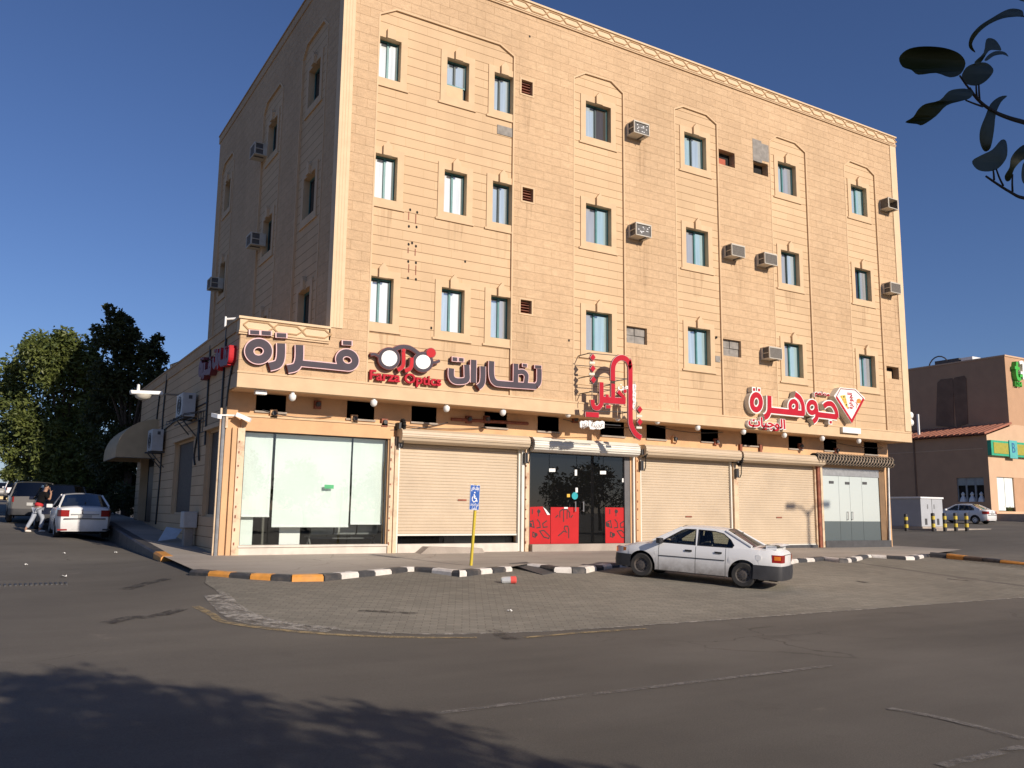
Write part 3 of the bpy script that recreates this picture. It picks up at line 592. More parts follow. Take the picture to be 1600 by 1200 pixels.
# corner quoins, cornices, bottom trim
q = MB()
q.box(X0-.03, X0+.32, -.03, .30, ZL, ZT-.40, STONE_P); q.box(X1-.36, X1+.03, -.03, .3, ZB+.42, ZT-.40, STONE_P)
for k in range(3): q.box(X0+.06+k*.08, X0+.075+k*.08, -.034, 0, ZL+.02, ZT-.42, STONE_T)
q.each('corner_strip', bld)
def cornice(xa, xb, zt, y0, name, m=STONE_P, per=.66):
    c = MB(); zb = zt-.36
    c.box(xa-.03, xb+.03, y0-.035, y0+.3, zb, zt-.06, STONE_P); c.box(xa-.07, xb+.07, y0-.08, y0+.5, zt-.06, zt, STONE_P); c.box(xa-.05, xb+.05, y0-.06, y0+.2, zb-.04, zb, STONE_T); c.box(xa-.05, xb+.05, y0-.05, y0+.2, zb-.09, zb-.055, STONE_T)
    mp = mpF(y0-.035); zm = (zb+zt-.06)/2; h = .105; n = int((xb-xa)/per); per = (xb-xa)/n
    for i in range(n):
        a = xa+i*per; e = .15
        c.ribbon([(a+.05, zm), (a+.05+e*.8, zm+h), (a+per-.05-e*.2, zm+h), (a+per+.1, zm-h*.2)], .035, mp, -.022-.001*(i % 2), .01, RELIEF_SHADE, STONE_T)
        c.ribbon([(a+.05, zm), (a+.05+e*.8, zm-h), (a+per-.05-e*.2, zm-h), (a+per+.1, zm+h*.2)], .035, mp, -.024-.001*(i % 2), .01, RELIEF_SHADE, STONE_T)
    return c.build(name, bld)
cornice(X0, X1, ZT, 0, 'cornice'); cornice(XB, X0-.08, ZL, 0, 'cornice')
c = MB()
c.box(X0-.06, X0+.3, .32, 15.7, ZT-.05, ZT+.0, STONE_R); c.box(X0-.03, X0+.3, .32, 15.7, ZT-.36, ZT-.05, STONE_R); c.box(XB-.06, XB+.3, .32, 16.2, ZL-.05, ZL, STONE_R); c.box(XB-.035, XB+.3, .32, 16.2, ZL-.34, ZL-.05, STONE_R)
c.each('parapet', bld)
tb = MB(); tb.box(XB-.02, X1+.02, -.035, .2, ZB-.02, ZB+.34, STONE_T); tb.box(XB-.03, X1+.03, -.055, .2, ZB+.34, ZB+.39, STONE_T); tb.box(XB-.015, XB+.2, .2, 1, ZB, ZB+.34, STONE_T)
tb.build('bottom_trim', bld)
# left elevations
LU = mpL(X0); LLo = mpL(XL)
LW = [(2.02, 3.1), (6.5, 7.6), (13.2, 14.15)]
lp = [(1.35, 3.75), (5.85, 8.3), (12.6, 14.8)]
pan = [[(a, 7.3), (a, 16.7), (a+.4, 17.06), (b-.4, 17.06), (b, 16.7), (b, 7.3)] for a, b in lp]
m1 = MB(); m1.prism([(.01, ZL-.6), (15.6, ZL-.6), (15.6, ZT-.3), (.01, ZT-.3)], LU, 0, .3, STONE_R, STONE_R, pan); m1.build('rough_stone_side', bld)
for (a, b), p in zip(LW, pan):
    m2 = MB(); m2.prism(p, LU, .05, .32, STONE_S, STONE_T, [rect(a, bo, b, t) for t, bo in ROWS]); m2.build('stone_panel', bld)
    m3 = MB(); m3.ribbon(p, .07, LU, -.018, .06, STONE_T); m3.build('panel_moulding', bld)
    for t, bo in ROWS: window(bld, LU, a, b, t, bo, 'nn')
body = MB()
body.box(X0+.31, X1-.31, .34, 15.58, ZB+.05, ZT-.3, STONE_R); body.box(X1-.3, X1, .31, 15.6, ZB, ZT-.31, STONE_R); body.box(X0+.01, X1-.01, 15.3, 15.62, 1.2, ZT-.31, STONE_R)
body.box(XB+.31, X0-.02, .34, 16, ZB+.05, ZL-.35, STONE_R); body.box(X1-.62, X1-.1, 1.32, 15.3, 1.2, ZB, STONE_R); body.box(XB+.05, X0, 15.7, 16.15, 1.2, ZL-.35, STONE_R)
body.build('side_and_back_walls', bld)
so_ = MB(); so_.box(XB+.02, X1-.02, .05, 1.3, ZB-.012, ZB+.04, SALMON); so_.build('soffit', bld)
# ground floor, left wall
lo = MB(); wl = [rect(1.55, 2.45, 3.2, 4.78), rect(4.9, 2.47, 7.9, 4.73)]; dr = rect(11.8, 2.12, 15.0, 4.6)
lo.prism([(.02, 6.98+.1), (.02, ZB), (1.02, ZB), (1.02, 1.2), (16, 1.2), (16, 7.08)], LLo, 0, .3, STONE_S, STONE_T, wl+[dr]); lo.build('ground_floor_side_wall', bld)
MESHW = pm('brown_mesh', (.09,.068,.05), .7, .25, 14)
for r_ in wl:
    f = MB(); f.prism(rect(r_[0][0]-.12, r_[2][1], r_[1][0]+.12, r_[2][1]+.1), LLo, -.08, 0, STONE_T); f.prism(r_, LLo, .1, .16, STONE_T, STONE_T, [rect(r_[0][0]+.06, r_[0][1]+.06, r_[1][0]-.06, r_[2][1]-.06)])
    fo = f.build('window', bld); p = MB(); p.face([LLo(*q_, .15) for q_ in r_], MESHW); p.build('pane', fo)
d_ = MB(); d_.face([LLo(*q_, .28) for q_ in dr], DARK); d_.prism(rect(12.6, 2.1, 14.2, 4.2), LLo, .2, .27, pm('brown_door', (.10,.055,.03), .5)); d_.build('door', bld)
# ground floor, front wall
FG = mpF(1.)
ox = lambda p: onY(p, 780, 1.).x
SH = {'optics': (ox(377), ox(604), 1.74, 4.66), 'A': (ox(621), ox(811), 1.54, 4.62), 'door': (ox(827), ox(985), 1.70, 4.55), 'B': (ox(1001), ox(1143), 1.54, 4.60), 'C': (ox(1153), ox(1275), 1.54, 4.60), 'end': (ox(1286), ox(1384), 1.70, 4.52)}
HV = [(400,612,447,643), (542,623,585,655), (643,631,682,660), (757,639,792,668), (840,647,873,674), (938,655,975,681), (1010,658,1040,686), (1095,665,1122,690), (1158,671,1183,696), (1232,677,1253,701), (1287,682,1307,704), (1350,687,1371,710)]
hv = [rpx(*v, 1.) for v in HV]
g_ = MB(); g_.prism([(XB+.005, 1.2), (23.38, 1.2), (23.38, ZB), (XB+.005, ZB)], FG, 0, .3, SALMON, SALMON, [rect(a, c, b, d) for a, b, c, d in SH.values()] + hv); g_.build('ground_floor_front_wall', bld)
for r_ in hv:
    f = MB(); f.face([FG(*p, .12) for p in r_], LOUVRE)
    n = 7
    for i in range(n): z = lerp(r_[0][1], r_[2][1], i/n); f.prism(rect(r_[0][0], z+.01, r_[1][0], z+.05), FG, .04, .11, LOUVRE)
    f.prism(rect(r_[0][0]-.03, r_[0][1]-.05, r_[1][0]+.03, r_[0][1]), FG, -.05, .02, CONC)
    f.build('louvred_vent', bld)
hb = MB(); a, b, c, d = SH['optics']; hb.box(a-.12, b+.12, .93, 1.02, d, d+.36, SALMON); hb.box(a-.14, b+.14, .90, 1.0, d+.36, d+.41, STONE_T)
hb.box(SH['end'][0]-.6, 23.3, .97, 1.02, 4.9, 4.95, SALMON); hb.each('header_beam', bld)
it = MB(); INW = pm('interior_wall', (.16,.155,.14), .9); INF = pm('interior_floor', (.14,.135,.125), .35)
it.box(XB+.35, X1-.65, 6, 6.2, 1.4, 5.6, INW); it.box(XB+.35, X1-.65, 1.35, 6, 1.38, 1.5, INF); it.box(XB+.33, X1-.65, 1.31, 6, 5.3, 5.6, INW)
for k in ('A', 'door', 'B', 'C', 'end'): it.box(SH[k][0]-.2, SH[k][0]-.05, 1.31, 6, 1.5, 5.3, INW)
it.build('interior', bld)
SILL = pm('white_sill', (.62,.56,.48), .7, .1, 3, dirt=.3, dirtc=(.3,.25,.2))
def part(name, fn, parent=bld, **k):
    m_ = MB(); fn(m_)
    if name in ('sill', 'display_board', 'pane'): return m_.each(name, parent, .02, **k)[0]
    return m_.build(name, parent, **k)
SHOPG = glassmat('shop_glass', (.95,.975,.965), .05)
DARKG = glassmat('dark_shop_glass', (.45,.47,.47), .07, .0, .25, (.02,.02,.02))
# optics window
a, b, c, d = SH['optics']
part('sill', lambda m: (m.box(a-.02, b+.02, .94, 1.25, 1.40, 1.74, SILL), m.box(a-.04, b+.04, .9, 1.3, 1.70, 1.75, SILL)))
def gl_(m):
    for x0, x1 in ((a+.03, ox(392+30)), (ox(392+30)+.012, ox(546)), (ox(546)+.012, b-.03)): m.box(x0, x1, 1.10, 1.112, 1.76, d-.02, SHOPG)
sf = part('shop_window', lambda m: (m.box(a, a+.03, 1.06, 1.14, 1.75, d, DGREY), m.box(b-.03, b, 1.06, 1.14, 1.75, d, DGREY), m.box(a+.03, b-.03, 1.06, 1.14, d-.03, d, DGREY)))
part('pane', gl_, sf)
for r_ in ((380.5,671,424,806), (428,673,547,822), (550,679.5,599,818)):
    q_ = rpx(*r_, 1.24); mm = MB(); n = 12
    mm.grid([[(lerp(q_[0][0], q_[1][0], i/8), 1.24+.008*math.sin(j*.9+i), lerp(q_[0][1], q_[2][1], j/n)) for i in range(9)] for j in range(n+1)], BLIND)
    mm.box(q_[0][0], q_[1][0], 1.225, 1.255, q_[0][1]-.03, q_[0][1], ALU); mm.build('roller_blind', bld)
part('display_board', lambda m: (m.prism(rpx(366,806,394,862,1.4), mpF(1.4), 0, .04, BLIND), m.prism(rpx(436,823,468,862,1.6), mpF(1.6), 0, .04, WHITE), m.prism(rpx(376,672,380,704,1.3), mpF(1.3), 0, .03, DGREY)))
GREEN = pm('green_sticker', (.05,.36,.14), .5)
gs = rpx(507,757.5,521.5,763.5,1.095); part('green_sticker', lambda m: m.prism(gs, mpF(1.095), 0, .004, GREEN), sf)
# roller shutters
def shutter(k, zb, m, gear):
    a, b, c, d = SH[k]; s = MB(); per = .088; n = int((d-zb)/per); rows = []
    for i in range(n):
        z = zb+i*per
        for dz, dy in ((0, .0), (.012, -.016), (.062, -.016), (.078, 0)): rows.append([(a+.02, 1.08+dy, z+dz), (b-.02, 1.08+dy, z+dz)])
    rows.append([(a+.02, 1.08, d), (b-.02, 1.08, d)]); s.grid(rows, m)
    s.box(a+.02, b-.02, 1.05, 1.10, zb-.05, zb, SHUTW); so2 = s.build('roller_shutter', bld)
    h = MB(); hx0, hx1 = a-.1, b+.12
    pr = [(1.0, d+.33), (.66, d+.33), (.57, d+.26), (.55, d+.13), (.60, d+.0), (.72, d-.06), (1.0, d-.06)]
    h.grid([[(hx0, y, z) for y, z in pr], [(hx1, y, z) for y, z in pr]], m); h.face([(hx0, y, z) for y, z in pr], m); h.face([(hx1, y, z) for y, z in pr], m)
    for z in (.08, .18): h.box(hx0, hx1, .543, .56, d+z, d+z+.012, m)
    h.build('shutter_box', so2)
    hn = MB(); cx = lerp(a, b, .52); hn.box(cx-.14, cx+.14, 1.045, 1.07, zb+.95, zb+1.0, RUST); hn.build('handle', so2)
    r_ = MB()
    for x in (a-.03, b-.03): r_.box(x, x+.06, .99, 1.12, 1.5, d+.02, SHUTW if gear else RUSTY)
    r_.each('guide_rail', so2)
    return so2
sA = shutter('A', 2.02, SHUT, 1); sB = shutter('B', 1.60, SHUT, 1); sC = shutter('C', 1.60, SHUT, 0)
part('sill', lambda m: (m.box(SH['A'][0]+.04, SH['A'][1]-.04, .98, 1.3, 1.42, 1.74, SILL), m.prism([(SH['A'][0]+.5, 1.45), (SH['A'][0]+2.6, 1.45), (SH['A'][0]+2.5, 1.62), (SH['A'][0]+.8, 1.68)], mpF(.55), 0, .42, CONC)))
part('shop_window', lambda m: m.box(SH['A'][0]+.1, SH['A'][1]-.1, 1.24, 1.26, 1.74, 2.3, DARKG))
part('display_board', lambda m: (m.box(ox(722), ox(746), 1.4, 1.45, 1.74, 2.3, BLIND), m.box(ox(778), ox(800), 1.4, 1.45, 1.74, 2.3, BLIND), m.box(ox(622), ox(638), 1.35, 1.4, 1.74, 2.05, pm('blue_board', (.03,.06,.22), .5))))
part('sill', lambda m: (m.box(SH['B'][0], SH['B'][1], .98, 1.2, 1.4, 1.56, CONC), m.box(SH['C'][0], SH['C'][1], .98, 1.2, 1.4, 1.56, DGREY)))
def gear(parent, px, py, Y=.75, r=.19):
    p = onY(px, py, Y); m_ = MB(); n = 28
    m_.lathe((p.x, p.y, p.z), [(0, -.04), (r*.8, -.04), (r*.8, .04), (0, .04)], DARK, 20, 'x')
    for i in range(14): t = 2*math.pi*i/14; m_.obox((p.x, p.y+r*.85*math.cos(t), p.z+r*.85*math.sin(t)), (.03, 0, 0), (0, .035*math.cos(t), .035*math.sin(t)), (0, -.016*math.sin(t), .016*math.cos(t)), DARK)
    m_.box(p.x-.12, p.x-.03, p.y-.05, p.y+.3, p.z-.1, p.z+.08, DGREY); m_.tube([(p.x, p.y-.1, p.z-.15), (p.x, p.y-.08, p.z-.5), (p.x+.03, p.y+.02, p.z-.62)], .018, DARK, 5)
    m_.box(p.x-.08, p.x+.03, p.y+.05, p.y+.16, p.z-.62, p.z-.3, DGREY); m_.build('drive_gear', parent)
for p_, x, y in ((sA, 629, 665), (sA, 825.5, 692), (sB, 1006, 706), (sC, 1155, 719)): gear(p_, x, y)
# jambs between the shops
jm = MB()
for x0, x1, m_ in ((ox(356), ox(363), SALMON), (ox(364.5), ox(376), RUSTY), (ox(606), ox(612), RUSTY), (ox(613.5), ox(619), RUSTY), (ox(813), ox(817), SHUTW), (ox(819), ox(824), RUSTY), (ox(987.5), ox(990), SHUTW), (ox(992), ox(998.5), SALMON), (ox(1145), ox(1150), RUSTY), (ox(1276.5), ox(1280), RUST), (ox(1281), ox(1284), RUSTY)): jm.box(x0, x1, .92, 1.05, 1.46, 4.72, m_)
jm.each('jamb', bld, .01)
jc = MB(); random.seed(5)
for x in (ox(370), ox(609), ox(821), ox(995)):
    for i in range(9): z = 1.7+i*.33+random.random()*.1; jc.box(x-.05, x-.02, .905, .95, z, z+.03+random.random()*.05, RUST)
jc.each('shutter_lock', bld, .5)
# middle shop: dark glass doors, red decals
a, b, c, d = SH['door']
part('step', lambda m: m.box(a, b, .8, 1.3, 1.42, 1.70, CONC))
gf = part('glass_front', lambda m: (m.box(a, a+.05, 1.04, 1.12, 1.7, d, DGREY), m.box(b-.22, b, 1.02, 1.12, 1.7, d, pm('grey_steel', (.12,.115,.115), .5)), m.box(a+.05, b-.22, 1.04, 1.12, d-.06, d, DGREY)))
dd = [a+.05, ox(860), ox(903), ox(945), b-.22]
for i in range(4): part('glass_door' if i in (1, 2) else 'pane', lambda m: m.box(dd[i]+.008, dd[i+1]-.008, 1.075, 1.087, 1.72, d-.07, DARKG), gf)
RED = pm('red_decal', (.46,.02,.022), .6, .06, 3, spec=.15); INK = pm('black_ink', (.02,.012,.012), .6)
FD = mpF(1.07)
def P3(x, y): return fx(800+x*230/1200, 640+y*230/1200, 1.07)
deco = MB()
for q_ in ([(130,795),(250,790),(312,858),(312,1098),(130,1098)], [(316,795),(545,797),(545,830),(542,1095),(316,1097)], [(760,797),(938,800),(938,1092),(762,1092)]): deco.prism([P3(*p) for p in q_], FD, 0, .004, RED)
deco.face([FD(*P3(*p), -.02) for p in ((250,793),(275,815),(308,857),(285,858))], WHITE)
for n, ln, cl in (('pen',[(165,812),(165,852)],0),('brush',[(215,812),(215,870)],0),('brush',[(285,905),(250,930),(255,960),(290,955)],0),('case',[(225,990),(260,985),(305,1030),(300,1050),(260,1040)],1),('mirror',[(170,1000),(195,1010),(190,1040),(170,1035)],1),('comb',[(135,920),(170,905),(180,960),(140,950)],1),('bottle',[(205,895),(225,920),(230,960),(200,965)],0),
    ('fork',[(390,880),(390,830),(410,815),(450,815),(470,840),(470,880)],0),('fork',[(420,820),(420,915)],0),('fork',[(450,825),(448,890)],0),('fork',[(355,880),(375,860)],0),('fork',[(480,880),(495,860)],0),('loop',[(375,1030),(400,1010),(420,990),(445,1000),(425,970),(430,950),(455,950),(462,980),(462,1050)],0)):
    for dx in ((0, 632) if ln[0][0] < 310 else (0,)): deco.ribbon([P3(x+dx, y) for x, y in ln], .035, FD, -.003, 0, INK, closed=bool(cl))
for cx, cy, r in ((148,940,16),(218,830,14),(195,1020,14)):
    for dx in (0, 632): deco.prism([P3(cx+dx+r*math.cos(t*.6283), cy+r*1.1*math.sin(t*.6283)) for t in range(10)], FD, -.004, 0, INK)
deco.each('decal', gf, .02)
st = MB(); TUR = pm('turquoise_sticker', (.02,.34,.38), .4); YEL = pm('yellow_sticker', (.65,.40,.05), .4)
st.prism([P3(512+25*math.cos(t*.393), 703+30*math.sin(t*.393)) for t in range(16)], FD, -.003, .003, TUR)
st.prism([P3(*p) for p in ((448,688),(472,688),(472,714),(448,714))], FD, -.003, .003, YEL)
for q_ in ((303,480,353,507),(718,500,766,527),(518,637,536,675),(425,795,455,808),(512,490,530,538),(898,560,914,592)): st.prism([P3(*p) for p in ((q_[0],q_[1]),(q_[2],q_[1]),(q_[2],q_[3]),(q_[0],q_[3]))], FD, -.003, .003, WHITE)
st.each('sticker', gf, .03)
hd = MB()
for x in (508, 573): u, v = P3(x, 750); u2, v2 = P3(x, 830); hd.tube([(u, 1.07, v-.03), (u, 1.0, v), (u, 1.0, v2), (u, 1.07, v2+.03)], .018, STEEL, 6)
hd.each('handle', gf, .05)
sh = MB(); z = d
pr = [(1.0, z+.42), (.72, z+.40), (.60, z+.30), (.57, z+.16), (.62, z+.02), (.75, z-.04), (1.0, z-.04)]
sh.grid([[(a-.08, y, q) for y, q in pr], [(b+.1, y, q) for y, q in pr]], SHUTW); sh.face([(a-.08, y, q) for y, q in pr], SHUTW); sh.face([(b+.1, y, q) for y, q in pr], SHUTW)
for k in (.08, .15, .22, .29): sh.box(a-.08, b+.1, .563, .58+.03*(k > .25), z+k, z+k+.014, SHUTW)
sh.build('shutter_box', bld)
# end shop: frosted glass, lattice roller grille
a, b, c, d = SH['end']
part('step', lambda m: m.box(a-.05, b+.1, .9, 1.3, 1.40, 1.70, DGREY))
FROST = glassmat('frosted_glass', (.5,.52,.5), .07, .08, .92, (.60,.66,.63)); FROSTD = glassmat('smoked_glass', (.5,.52,.5), .12, .12, .9, (.12,.15,.155))
ef = part('glass_front', lambda m: (m.box(a, a+.05, 1.02, 1.1, 1.7, d, STEEL), m.box(b-.35, b, 1.02, 1.3, 1.7, d, pm('brown_cladding', (.20,.12,.06), .7)), m.box(a+.05, b-.35, 1.02, 1.1, d-.3, d, STEEL)))
ex = [a+.05, ox(1313), ox(1330), ox(1349), b-.36]
for i in range(4):
    part('glass_door' if i in (1, 2) else 'pane', lambda m: (m.box(ex[i]+.006, ex[i+1]-.006, 1.05, 1.062, 2.45, d-.3, FROST), m.box(ex[i]+.006, ex[i+1]-.006, 1.05, 1.062, 1.7, 2.448, FROSTD)), ef)
hd = MB()
for x in (1326, 1333): p, q_ = onY(x, 800, .98), onY(x, 812, .98); hd.tube([(p.x, 1.05, p.z), p, q_, (q_.x, 1.05, q_.z)], .02, STEEL, 6)
for x, y in ((1299,753.5),(1324,755),(1351,755)): p = onY(x, y, 1.04); hd.box(p.x-.13, p.x+.13, 1.03, 1.045, p.z-.05, p.z+.05, DGREY)
hd.each('handle', ef, .02)
gr = MB(); p, q_ = onY(1276, 717, .6), onY(1396, 722, .6); zc, r = (p.z+q_.z)/2, .24; x0, x1 = p.x, q_.x
gr.lathe((x0, .75, zc), [(0, 0), (r*.86, 0), (r*.86, x1-x0), (0, x1-x0)], DARK, 18, 'x')
ALUD = pm('lattice_metal', (.38,.30,.22), .5, .2, 5, metal=.3); per = .36; n = int((x1-x0)/per*1)
for s in (1, -1):
    k = -2
    while k*per*.5 < x1-x0:
        pts = []
        for i in range(9):
            t = i/8; x = x0+k*per*.5+s*(t-.5)*per*1.1+per*.5; ang = lerp(R(100), R(250), t)
            if x0 <= x <= x1: pts.append((x, .75+r*math.cos(ang), zc+r*math.sin(ang)))
        if len(pts) > 2: gr.tube(pts, .014, ALUD, 4)
        k += 1
gr.build('rolled_grille', bld)
part('corner_post', lambda m: (m.tube([(onY(1388, 735, .95).x, .95, 4.75), (onY(1390, 850, .95).x, .95, 1.42)], .05, STEEL, 8)))
# ================================================================== SIGNS
GREYL = pm('sign_grey', (.078,.066,.080), .7, .08, 2, spec=.12); PINKL = pm('sign_rim', (.66,.42,.42), .5); MAROON = pm('sign_maroon', (.20,.025,.03), .5, .2); REDS = pm('sign_red', (.44,.014,.030), .6, .06, 3, spec=.15); REDW = pm('sign_red_bright', (.50,.022,.03), .6, spec=.15)
CREAM = pm('sign_cream', (.66,.62,.52), .6, .08); LENSW = pm('sign_white', (.82,.80,.76), .5, .03)
class Sign:
    """strokes traced as centre lines, thick letters standing off the wall; every stroke a hair prouder than the last"""
    def __init__(s, name, mp, tr, face, rim, side, rimw, depth, loc, label):
        s.mp, s.tr, s.face, s.rim, s.side, s.rw, s.dp = mp, tr, face, rim, side, rimw, depth; s.n = 0
        s.o = thing(name, loc, label, 'sign')
    def stroke(s, m1, pts, wd, closed=False, sm=True, face=None):
        P = smooth2(pts, closed, 4) if sm and len(pts) > 2 else pts
        P = [s.tr(*p) for p in P]; k = s.n*.0012; s.n += 1
        m1.ribbon(P, wd, s.mp, -s.dp-.012-k, -s.dp, face or s.face, s.side, closed)
        m1.ribbon(P, wd+2*s.rw, s.mp, -s.dp-k*.5, .02, s.rim, s.side, closed)
    def poly(s, m1, pts, face=None, grow=1.0):
        P = [s.tr(*p) for p in pts]; k = s.n*.0012; s.n += 1
        cx, cz = sum(p[0] for p in P)/len(P), sum(p[1] for p in P)/len(P); 
        def g(e): return [(cx+(x-cx)*(1+e/max(.03, math.hypot(x-cx, z-cz))), cz+(z-cz)*(1+e/max(.03, math.hypot(x-cx, z-cz)))) for x, z in P]
        m1.prism(P, s.mp, -s.dp-.012-k, -s.dp, face or s.face, s.side); m1.prism(g(s.rw*1.4), s.mp, -s.dp-k*.5, .02, s.rim, s.side)
    def letter(s, name, items, face=None):
        m1 = MB()
        for it in items:
            if it[0] == 's': s.stroke(m1, it[1], it[2], False, it[3] if len(it) > 3 else True, face)
            elif it[0] == 'c': s.stroke(m1, it[1], it[2], True, True, face)
            else: s.poly(m1, it[1], face)
        return m1.each(name, s.o, .02)[0] if name in ('lens', 'logo_letters') else m1.build(name, s.o)
def ell(cx, cy, rx, ry, n=18, sk=0.): return [(cx+rx*math.cos(2*math.pi*i/n), cy+ry*math.sin(2*math.pi*i/n)+sk*rx*math.cos(2*math.pi*i/n)) for i in range(n)]
def bx(a, b, c, d, sk=4): return [(a, b), (c, b+sk), (c, d+sk), (a, d)]
def zt(x0, y0, s, Y): return lambda x, y: fx(x0+x/s, y0+y/s, Y)
FARZA = [('letter', [('c', ell(555,793,78,70), .20), ('p', bx(485,618,560,650)), ('p', bx(580,624,656,656))]),
         ('letter', [('s', [(742,728),(742,800),(735,862),(712,902),(645,922)], .20), ('p', bx(706,642,784,676))]),
         ('letter', [('s', [(895,742),(895,820),(888,880),(862,925),(795,942)], .195), ('s', [(905,893),(1100,912),(1290,932)], .14, False), ('c', ell(1294,866,66,60,18,.1), .18), ('p', bx(1258,706,1328,738))])]
NAZ = [('letter', [('s', [(826,878),(826,940),(850,972),(900,978),(945,965),(948,910),(946,850)], .165), ('p', bx(836,790,870,818)), ('p', bx(886,796,920,822))]),
       ('letter', [('s', [(1000,812),(998,990)], .17, False)]),
       ('letter', [('s', [(1072,862),(1072,950),(1062,1000),(1034,1026)], .16)]),
       ('letter', [('s', [(1140,822),(1140,930),(1165,985),(1230,1000),(1490,1018)], .165), ('s', [(1330,842),(1328,995)], .15, False), ('s', [(1335,908),(1385,905),(1412,935),(1405,1000)], .13), ('s', [(1490,1012),(1510,980),(1512,885)], .15), ('p', bx(1384,842,1414,862)), ('p', bx(1480,854,1526,876))])]
sg = Sign('letter_sign', mpF(-.02), zt(300, 400, 5.3333, -.12), GREYL, PINKL, MAROON, .028, .10, (-1.4, -.05, 6.2), 'big grey Arabic letters with pink rims on the corner end of the shop fascia')
for n, it in FARZA: sg.letter(n, it)
sg = Sign('letter_sign', mpF(-.02), zt(540, 400, 5., -.12), GREYL, PINKL, MAROON, .025, .10, (5, -.05, 6.2), 'grey Arabic letters with red sides right of the spectacles logo on the fascia')
for n, it in NAZ: sg.letter(n, it)
lg = Sign('spectacles_logo_sign', mpF(-.02), zt(540, 400, 5., -.12), GREYL, MAROON, MAROON, .015, .10, (1.6, -.05, 6.0), 'spectacles shaped optician logo with white lenses and red lettering below it')
lg.letter('spectacle_frame', [('c', ell(340,800,72,72,20), .085), ('c', ell(604,828,68,66,20), .085), ('s', [(372,738),(420,712),(500,716),(572,764)], .10), ('s', [(195,770),(230,768),(268,790)], .06), ('s', [(668,830),(700,832),(735,818)], .06)])
lg.letter('lens', [('p', ell(340,800,62,62,20)), ('p', ell(604,828,58,56,20))], LENSW)
lg.letter('logo_letters', [('s', [(450,752),(452,830),(440,868),(405,892)], .10), ('s', [(516,795),(514,850),(500,880),(462,898)], .10), ('p', ell(452,738,14,14,8)), ('p', ell(665,758,36,36,14))], REDW)
def shape_ar(s):
    out = []; names = [unicodedata.name(c, '') for c in s]; NOJ = ('ALEF', 'DAL', 'THAL', 'REH', 'ZAIN', 'WAW', 'TEH MARBUTA', 'HAMZA', 'ALEF WITH HAMZA BELOW')
    isl = lambda i: 0 <= i < len(s) and names[i].startswith('ARABIC LETTER')
    for i, c in enumerate(s):
        if not isl(i): out.append(c); continue
        base = names[i][14:]; pre = isl(i-1) and names[i-1][14:] not in NOJ; nx = isl(i+1) and base not in NOJ and base != 'HAMZA'
        form = 'MEDIAL' if pre and nx else 'FINAL' if pre else 'INITIAL' if nx else 'ISOLATED'
        try: out.append(unicodedata.lookup(names[i]+' '+form+' FORM'))
        except KeyError: out.append(c)
    return ''.join(out[::-1])
def text(name, s, height, mp, u, v, m, parent, dep=.02, width=None, d=0., bold=.0, ang=0., rotv=False):
    cu = bpy.data.curves.new('t', 'FONT'); cu.body = s; cu.size = 1; cu.extrude = 0; cu.offset = bold; cu.resolution_u = 3
    to = bpy.data.objects.new('t', cu); col.objects.link(to); dg_ = bpy.context.evaluated_depsgraph_get(); me = bpy.data.meshes.new_from_object(to.evaluated_get(dg_))
    bpy.data.objects.remove(to); bpy.data.curves.remove(cu)
    if not me.vertices: return None
    xs = [q.co.x for q in me.vertices]; ys = [q.co.y for q in me.vertices]; W_, H_ = max(xs)-min(xs), max(ys)-min(ys); k = height/H_; kx = width/W_ if width else k
    cx, cy = (max(xs)+min(xs))/2, (max(ys)+min(ys))/2; mb = MB(); ca, sa = math.cos(ang), math.sin(ang)
    def q2(co, dd):
        a, b = (co.x-cx)*kx, (co.y-cy)*k
        if rotv: a, b = -b, a
        return mp(u+a*ca-b*sa, v+a*sa+b*ca, dd)
    base = len(mb.v); mb.v += [tuple(q2(x.co, d-dep)) for x in me.vertices]; cnt = {}
    for p in me.polygons:
        vv = list(p.vertices); mb.f.append(tuple(base+i for i in vv)); mb.mi.append(mb.k(m))
        for a, b in zip(vv, vv[1:]+vv[:1]): cnt[(min(a, b), max(a, b))] = cnt.get((min(a, b), max(a, b)), 0)+1
    for (a, b), c in cnt.items():
        if c == 1 and dep > .004: mb.face([q2(me.vertices[a].co, d-dep), q2(me.vertices[b].co, d-dep), q2(me.vertices[b].co, d), q2(me.vertices[a].co, d)], m)
    bpy.data.meshes.remove(me); return mb.build(name, parent)
p, q = fx(576, 588), fx(687, 597); text('lettering', 'Farza Optics', .36, mpF(-.02), (p[0]+q[0])/2, (p[1]+q[1])/2-.02, REDS, lg.o, .09, q[0]-p[0], bold=.022, ang=-.00)
# lettering on the side wall (same words, seen end on)
def tl(u0, u1, z0, z1): return lambda x, y: (lerp(u0, u1, (x-820)/700), lerp(z1, z0, (y-790)/240))
MARL = pm('sign_dark_red', (.16,.02,.035), .5)
sg = Sign('letter_sign', mpL(XL), tl(2.15, .35, 6.3, 6.88), MARL, MARL, REDW, .012, .16, (XL, 1.2, 6.2), 'dark red Arabic letters on the shaded side wall near the corner')
for n, it in NAZ: sg.letter(n, it)
sg = Sign('letter_sign', mpL(XL), (lambda x, y: (lerp(4.0, 2.35, (x-440)/950), lerp(6.92, 6.3, (y-618)/330))), MARL, MARL, MARL, .012, .16, (XL, 3.2, 6.2), 'second dark red Arabic word further along the shaded side wall')
for n, it in FARZA: sg.letter(n, it)
